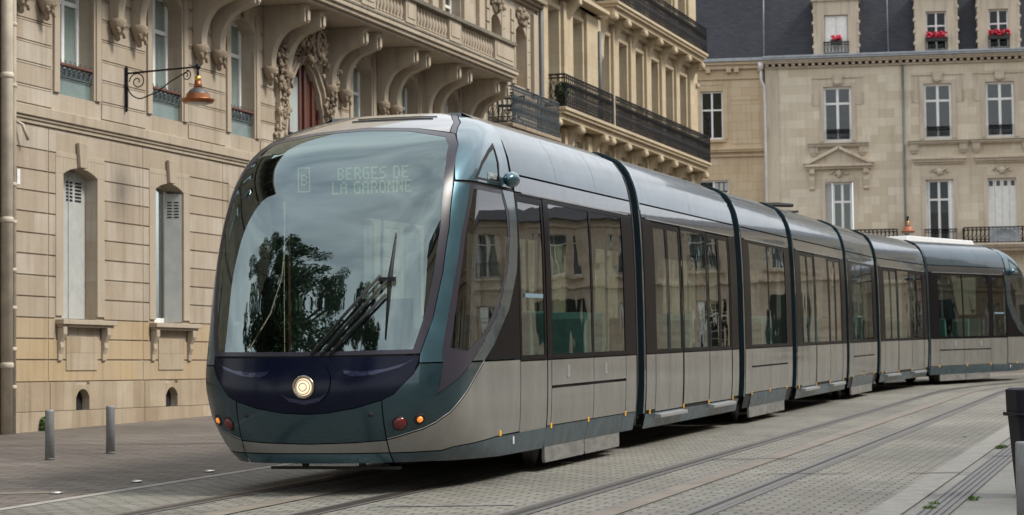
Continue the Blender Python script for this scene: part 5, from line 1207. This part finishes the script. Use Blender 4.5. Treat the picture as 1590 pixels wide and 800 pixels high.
bx(b, q4 - 2.66, q4 - 2.46, -.06, -.03, 10.3, 12.3); bx(b, q4 - 1.60, q4 - 1.42, -.06, -.03, 10.3, 12.3); bx(b, q4 - 2.46, q4 - 1.60, -.06, -.03, 12.18, 12.3); bx(b, q4 - 2.5, q4 - 1.5, -.06, .04, 10.18, 10.28)
bx(b, q4 - 2.45, q4 - 1.6, -.06, -.04, 12.42, 12.58)
for u0, u1, z0, z1 in ((-1.3, -.2, 11.8, 12.5), (-1.3, -.2, 10.1, 11.5)): bx(b, q4 + u0, q4 + u1, -.06, -.045, z0, z1)
b.build('mouldings', M['stoneD'], h4, bevel=.01)
b = MB(); bx(b, 0, q4, -.1, .24, 13.30, 13.42); b.build('gutter', M['zinc'], h4)
b = MB(); b.prism([(0, 13.4), (.32, 13.4), (1.7, RZ), (6, RZ + 1), (6, 13)][::-1], 0, q4 - .02, 'x'); b.build('roof', M['slate'], h4)
b = MB(); b.prism([(-.1, 13.42), (.9, 13.42), (.9, 13.62), (.70, 13.70), (.52, 13.66), (.40, 13.78), (.1, 14.0), (-.05, 14.8), (-.1, 15.6)], -.10, .35); b.blob((.62, -.05, 13.86), (.14, .12, .20), 4, .2); b.blob((.62, -.05, 14.08), (.07, .06, .10), 5, .2); b.v = [(x + q4 - 3.15, y, z) for x, y, z in b.v]; b.build('scroll_stone', M['carve'], h4, bevel=.01)
w = casement(h4, q4 - 2.46, q4 - 1.60, 10.30, 12.18, -.16, transom=11.45, fw=.06, mull=True)
k = MB(); k.add([(q4 - 1.66, .20, 10.36), (q4 - 1.66, .20, 12.1), (q4 - 1.82, .55, 12.1), (q4 - 1.82, .55, 10.36)], [(0, 1, 2, 3)]); k.build('open_leaf', M['pane_green'], w)
w = casement(h4, q4 - 2.6, q4 - 1.42, 6.6, 8.70, -.16, transom=8.2, fw=.06)
k = MB()
for u in range(3):
    for z in range(5): bx(k, q4 - 1.98 + u * .19, q4 - 1.98 + u * .19 + .15, -.155, -.15, 6.7 + z * .4, 7.0 + z * .4)
k.build('louvre', M['shutter'], w)
# lamp in front of the far facade, arm pointing at us
x, y, _ = on_b(5.36); lamp('wall_lamp', (x, y - .05, 6.95), BROT - pi / 2, 'small copper lamp hanging against the grey downpipe of the far facade', .55, 'terracop')

# ------------------------------------------------------------------ houses along the right of the street and the far corner (seen in the tram's glass)
def plain_house(name, loc, rot, L, label, m, hgt=15, seedv=1, bay=3.3):
    e = empty(name, loc, rot, label, 'house'); n = int(L / bay)
    ops = [(.9 + i * bay, .9 + i * bay + 1.15, z, z + 2.5) for i in range(n) for z in (1.9, 5.9, 9.6) if z + 3 < hgt]
    wall_backing('wall', m, e, 0, L, -1.5, hgt, ops, d=0, t=.4)
    b = MB()
    for z, d in ((5.2, .16), (8.95, .14), (12.7, .35), (12.9, .5)):
        if z < hgt: bx(b, 0, L, 0, d, z, z + .16)
    for o_ in ops: bx(b, o_[0] - .18, o_[0], 0, .05, o_[2], o_[3] + .2); bx(b, o_[1], o_[1] + .18, 0, .05, o_[2], o_[3] + .2); bx(b, o_[0], o_[1], 0, .05, o_[3], o_[3] + .2); bx(b, o_[0] - .3, o_[1] + .3, 0, .16, o_[2] - .16, o_[2] - .04)
    for z in [1.0 + .4 * k for k in range(10)]: bx(b, 0, L, 0, .012, z + .03, z + .06)
    b.build('mouldings', m, e)
    for o_ in ops: casement(e, o_[0], o_[1], o_[2], o_[3], -.18, transom=o_[2] + 1.8, curtain=(o_[2] > 5))
    for i in range(n):
        s_ = .9 + i * bay
        if i % 3 == 1: k = MB(); bx(k, s_ - .2, s_ + 1.4, .02, .06, -1, 4.6); bx(k, s_ + .56, s_ + .62, .06, .10, -1, 4.4); k.build('door', M['doorg'], e)
        else: iron_guard(e, s_ - .1, s_ + 1.25, 5.9, 6.75, .12, 'iron', 'iron', 6)
    b = MB(); b.prism([(0, hgt - .1), (-.5, hgt - .1), (.9, hgt + (3.2 if hgt > 11 else .9)), (8, hgt + (4 if hgt > 11 else 1.2)), (8, hgt - .1)][::-1], 0, L, 'x'); b.build('roof', M['slate'], e)
    for i in range(0, n if hgt > 11 else 0):
        s_ = .9 + i * bay; k = MB(); bx(k, s_ - .2, s_ + 1.35, -1.3, .1, hgt - .05, hgt + 1.9); d = k.build('dormer', m, e); casement(d, s_ + .1, s_ + 1.05, hgt + .1, hgt + 1.6, .14)
    return e
x, y, _ = on_b(XE + .1); plain_house('corner_house', (x, y, 0), BROT, 34, 'pale stone corner house beyond the right frame edge, mirrored in the tram windows', M['stoneC'], 9.6)
# right-hand row: faces the street from the right, in shade
RH = radians(22); p0 = Vector((12.5, 0)); rd = Vector((sin(RH), cos(RH)))
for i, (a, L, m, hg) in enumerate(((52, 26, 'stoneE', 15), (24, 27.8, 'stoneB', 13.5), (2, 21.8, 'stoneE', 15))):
    q = p0 + rd * (a + L); plain_house('row_house', (q.x, q.y, 0), pi / 2 - RH + pi, L, ('tall shaded stone house mirrored in the cab side window', 'lower warm stone house on the right side, before the shaded one', 'tallest stone house of the right-hand row, beside the camera', 'stone house behind the camera at the near end of the right-hand row')[i], M[m], hg)
# street trees behind the camera on the left
def tree(loc, hgt, cr, seedv, label, n=21000):
    e = empty('plane_tree', loc, 0, label, 'tree', 'trees behind the camera'); rn = random.Random(seedv)
    t = MB(); t.tube([(0, 0, -.5), (.05, .05, hgt * .3), (-.1, .1, hgt * .55), (0, 0, hgt * .8)], .2, 10, rs=[.24, .19, .14, .05])
    cl_ = []
    for k in range(16):
        a = k * 2.4; z0 = hgt * rn.uniform(.32, .6); z1 = hgt * rn.uniform(.5, .93); rr_ = cr * rn.uniform(.4, .85) * (1.15 - abs(z1 / hgt - .7))
        e1 = (rr_ * cos(a), rr_ * sin(a), z1); t.tube([(0, 0, z0), (e1[0] * .5, e1[1] * .5, (z0 + z1) / 2 - .1), e1], .05, 6, rs=[.09, .06, .02]); cl_.append(e1)
    for k in range(74):
        while True:
            v = Vector((rn.uniform(-1, 1), rn.uniform(-1, 1), rn.uniform(-1, 1)))
            if .45 < v.length < 1: break
        cl_.append((v.x * cr, v.y * cr, hgt * .66 + v.z * hgt * .33))
    t.build('trunk', M['bark'], e); b = MB()
    for k, c in enumerate(cl_ + [(0, 0, hgt * .9)]): r_ = cr * rn.uniform(.08, .24); leaves(b, c, (r_, r_, r_ * .65), int(n / 90 * (r_ / cr / .16) ** 2), .10, seedv * 50 + k)
    b.build('crown', M['leafg'], e, recalc=False)
tree((-11.6, 9.6, gz(9.6)), 11.9, 4.3, 4, 'tall leafy street tree near the left row, mirrored at the lower left of the windscreen')
tree((-6.8, 4.0, gz(4.0)), 11.2, 3.2, 8, 'leafy street tree further behind the camera, mirrored low in the middle of the windscreen')
tree((-10.6, 13.2, gz(13.2)), 11.0, 3.3, 12, 'leafy street tree against the left row of houses, mirrored at the windscreen edge')

# ------------------------------------------------------------------ street furniture
def bollard(x, y, label, r=.052, hgt=.57):
    e = empty('bollard', (x, y, gz(y)), 0, label, 'bollard', 'grey steel bollards')
    b = MB(); b.lathe([(r, -.05), (r, hgt - .02), (r * .97, hgt - .008), (r * .8, hgt), (.005, hgt + .001)], n=24); b.build('post', M['bollard'], e)
    b = MB(); b.lathe([(r * 1.04, .005), (r * 1.04, .02), (r, .025)], n=24); b.build('base_collar', M['drain'], e)
bollard(-5.25, 24.1, 'grey steel bollard on the left pavement, the left one of the pair')
bollard(-4.79, 25.3, 'grey steel bollard on the left pavement, nearer the tram')
bollard(3.60, 15.1, 'grey steel bollard at the right edge in front of the litter bin')
e = empty('litter_bin', (4.31, 17.4, gz(17.4)), 0, 'black plastic litter bin cut off by the right edge of the photo', 'litter bin')
def rrect(w, d, r, n=5):
    out = []
    for cx_, cy_, a0 in ((w - r, d - r, 0), (-w + r, d - r, 90), (-w + r, -d + r, 180), (w - r, -d + r, 270)):
        out += [(cx_ + r * cos(radians(a0 + 90 * i / n)), cy_ + r * sin(radians(a0 + 90 * i / n))) for i in range(n + 1)]
    return out
def loft(b, secs):
    n = len(secs[0][0]); vs = [(x, y, z) for P_, z in secs for x, y in P_]; fs = []
    for i in range(len(secs) - 1):
        for k in range(n): fs.append((i * n + k, i * n + (k + 1) % n, (i + 1) * n + (k + 1) % n, (i + 1) * n + k))
    fs += [tuple(range(n - 1, -1, -1)), tuple((len(secs) - 1) * n + k for k in range(n))]; b.add(vs, fs)
b = MB(); loft(b, [(rrect(.19, .19, .05), .0), (rrect(.235, .235, .06), .655)]); b.build('body', M['binm'], e, bevel=.005)
b = MB(); loft(b, [(rrect(.265, .265, .07), .655), (rrect(.27, .27, .07), .665), (rrect(.268, .268, .07), .685)]); b.build('rim', M['binm'], e, bevel=.004)
b = MB(); loft(b, [(rrect(.245, .245, .07), .685), (rrect(.25, .25, .07), .87), (rrect(.22, .22, .07), .885)]); b.build('lid', M['binm'], e, bevel=.006)
for i, (x, y) in enumerate(((-4.05, 18.85), (-3.58, 20.22), (-3.09, 21.63))):
    b = MB(); b.lathe([(.055, 0), (.053, .007), (.04, .014), (.02, .018), (.002, .019)], n=16)
    o = b.build('road_stud', M['stud']); o.location = (x, y, gz(y) + .012); tag(o, ('shiny domed steel road stud, the nearest of the three on the left', 'shiny domed steel road stud, the middle one of the three on the left', 'shiny domed steel road stud on the left, closest to the tram')[i], 'road stud', 'steel studs beside the pale kerb line')
def gp(x, y):
    # photo pixel -> street surface (used once to read off where the weeds grow)
    d = fw * F + rr * (x - 795) + uu * (400 - y); d = d / d.y; t = CZ / (SL - d.z); return d * t + Vector((0, 0, CZ))
for i, (x, y, s_, lab) in enumerate(((1497, 680, .03, 'tiny green weed tuft beside the drain, farthest from us and smallest'), (1512, 777, .05, 'largest green weed tuft growing on the right of the drain channel'), (1450, 785, .045, 'green weed tuft at the left edge of the drain channel near the bottom'), (1443, 792, .05, 'lowest little weed tuft by the drain channel'), (1555, 697, .07, 'green weed tuft beside the drain left of the litter bin'))):
    p = gp(x, y); e = empty('weed', (p.x, p.y, p.z), 0, lab, 'weed', 'weeds along the drain'); b = MB(); leaves(b, (0, 0, s_ * .3), (s_ * 1.1, s_ * 1.1, s_ * .35), 90, s_ * .3, i + 90); b.build('foliage', M['weed'], e, recalc=False)
e = empty('weed', (*on_wall(.75)[:2], .57), 0, 'green weed growing at the foot of the house wall left of the bollards', 'weed', 'weeds along the drain')
b = MB(); leaves(b, (.08, -.02, .10), (.06, .06, .12), 110, .04, 77); b.build('foliage', M['weed'], e, recalc=False)
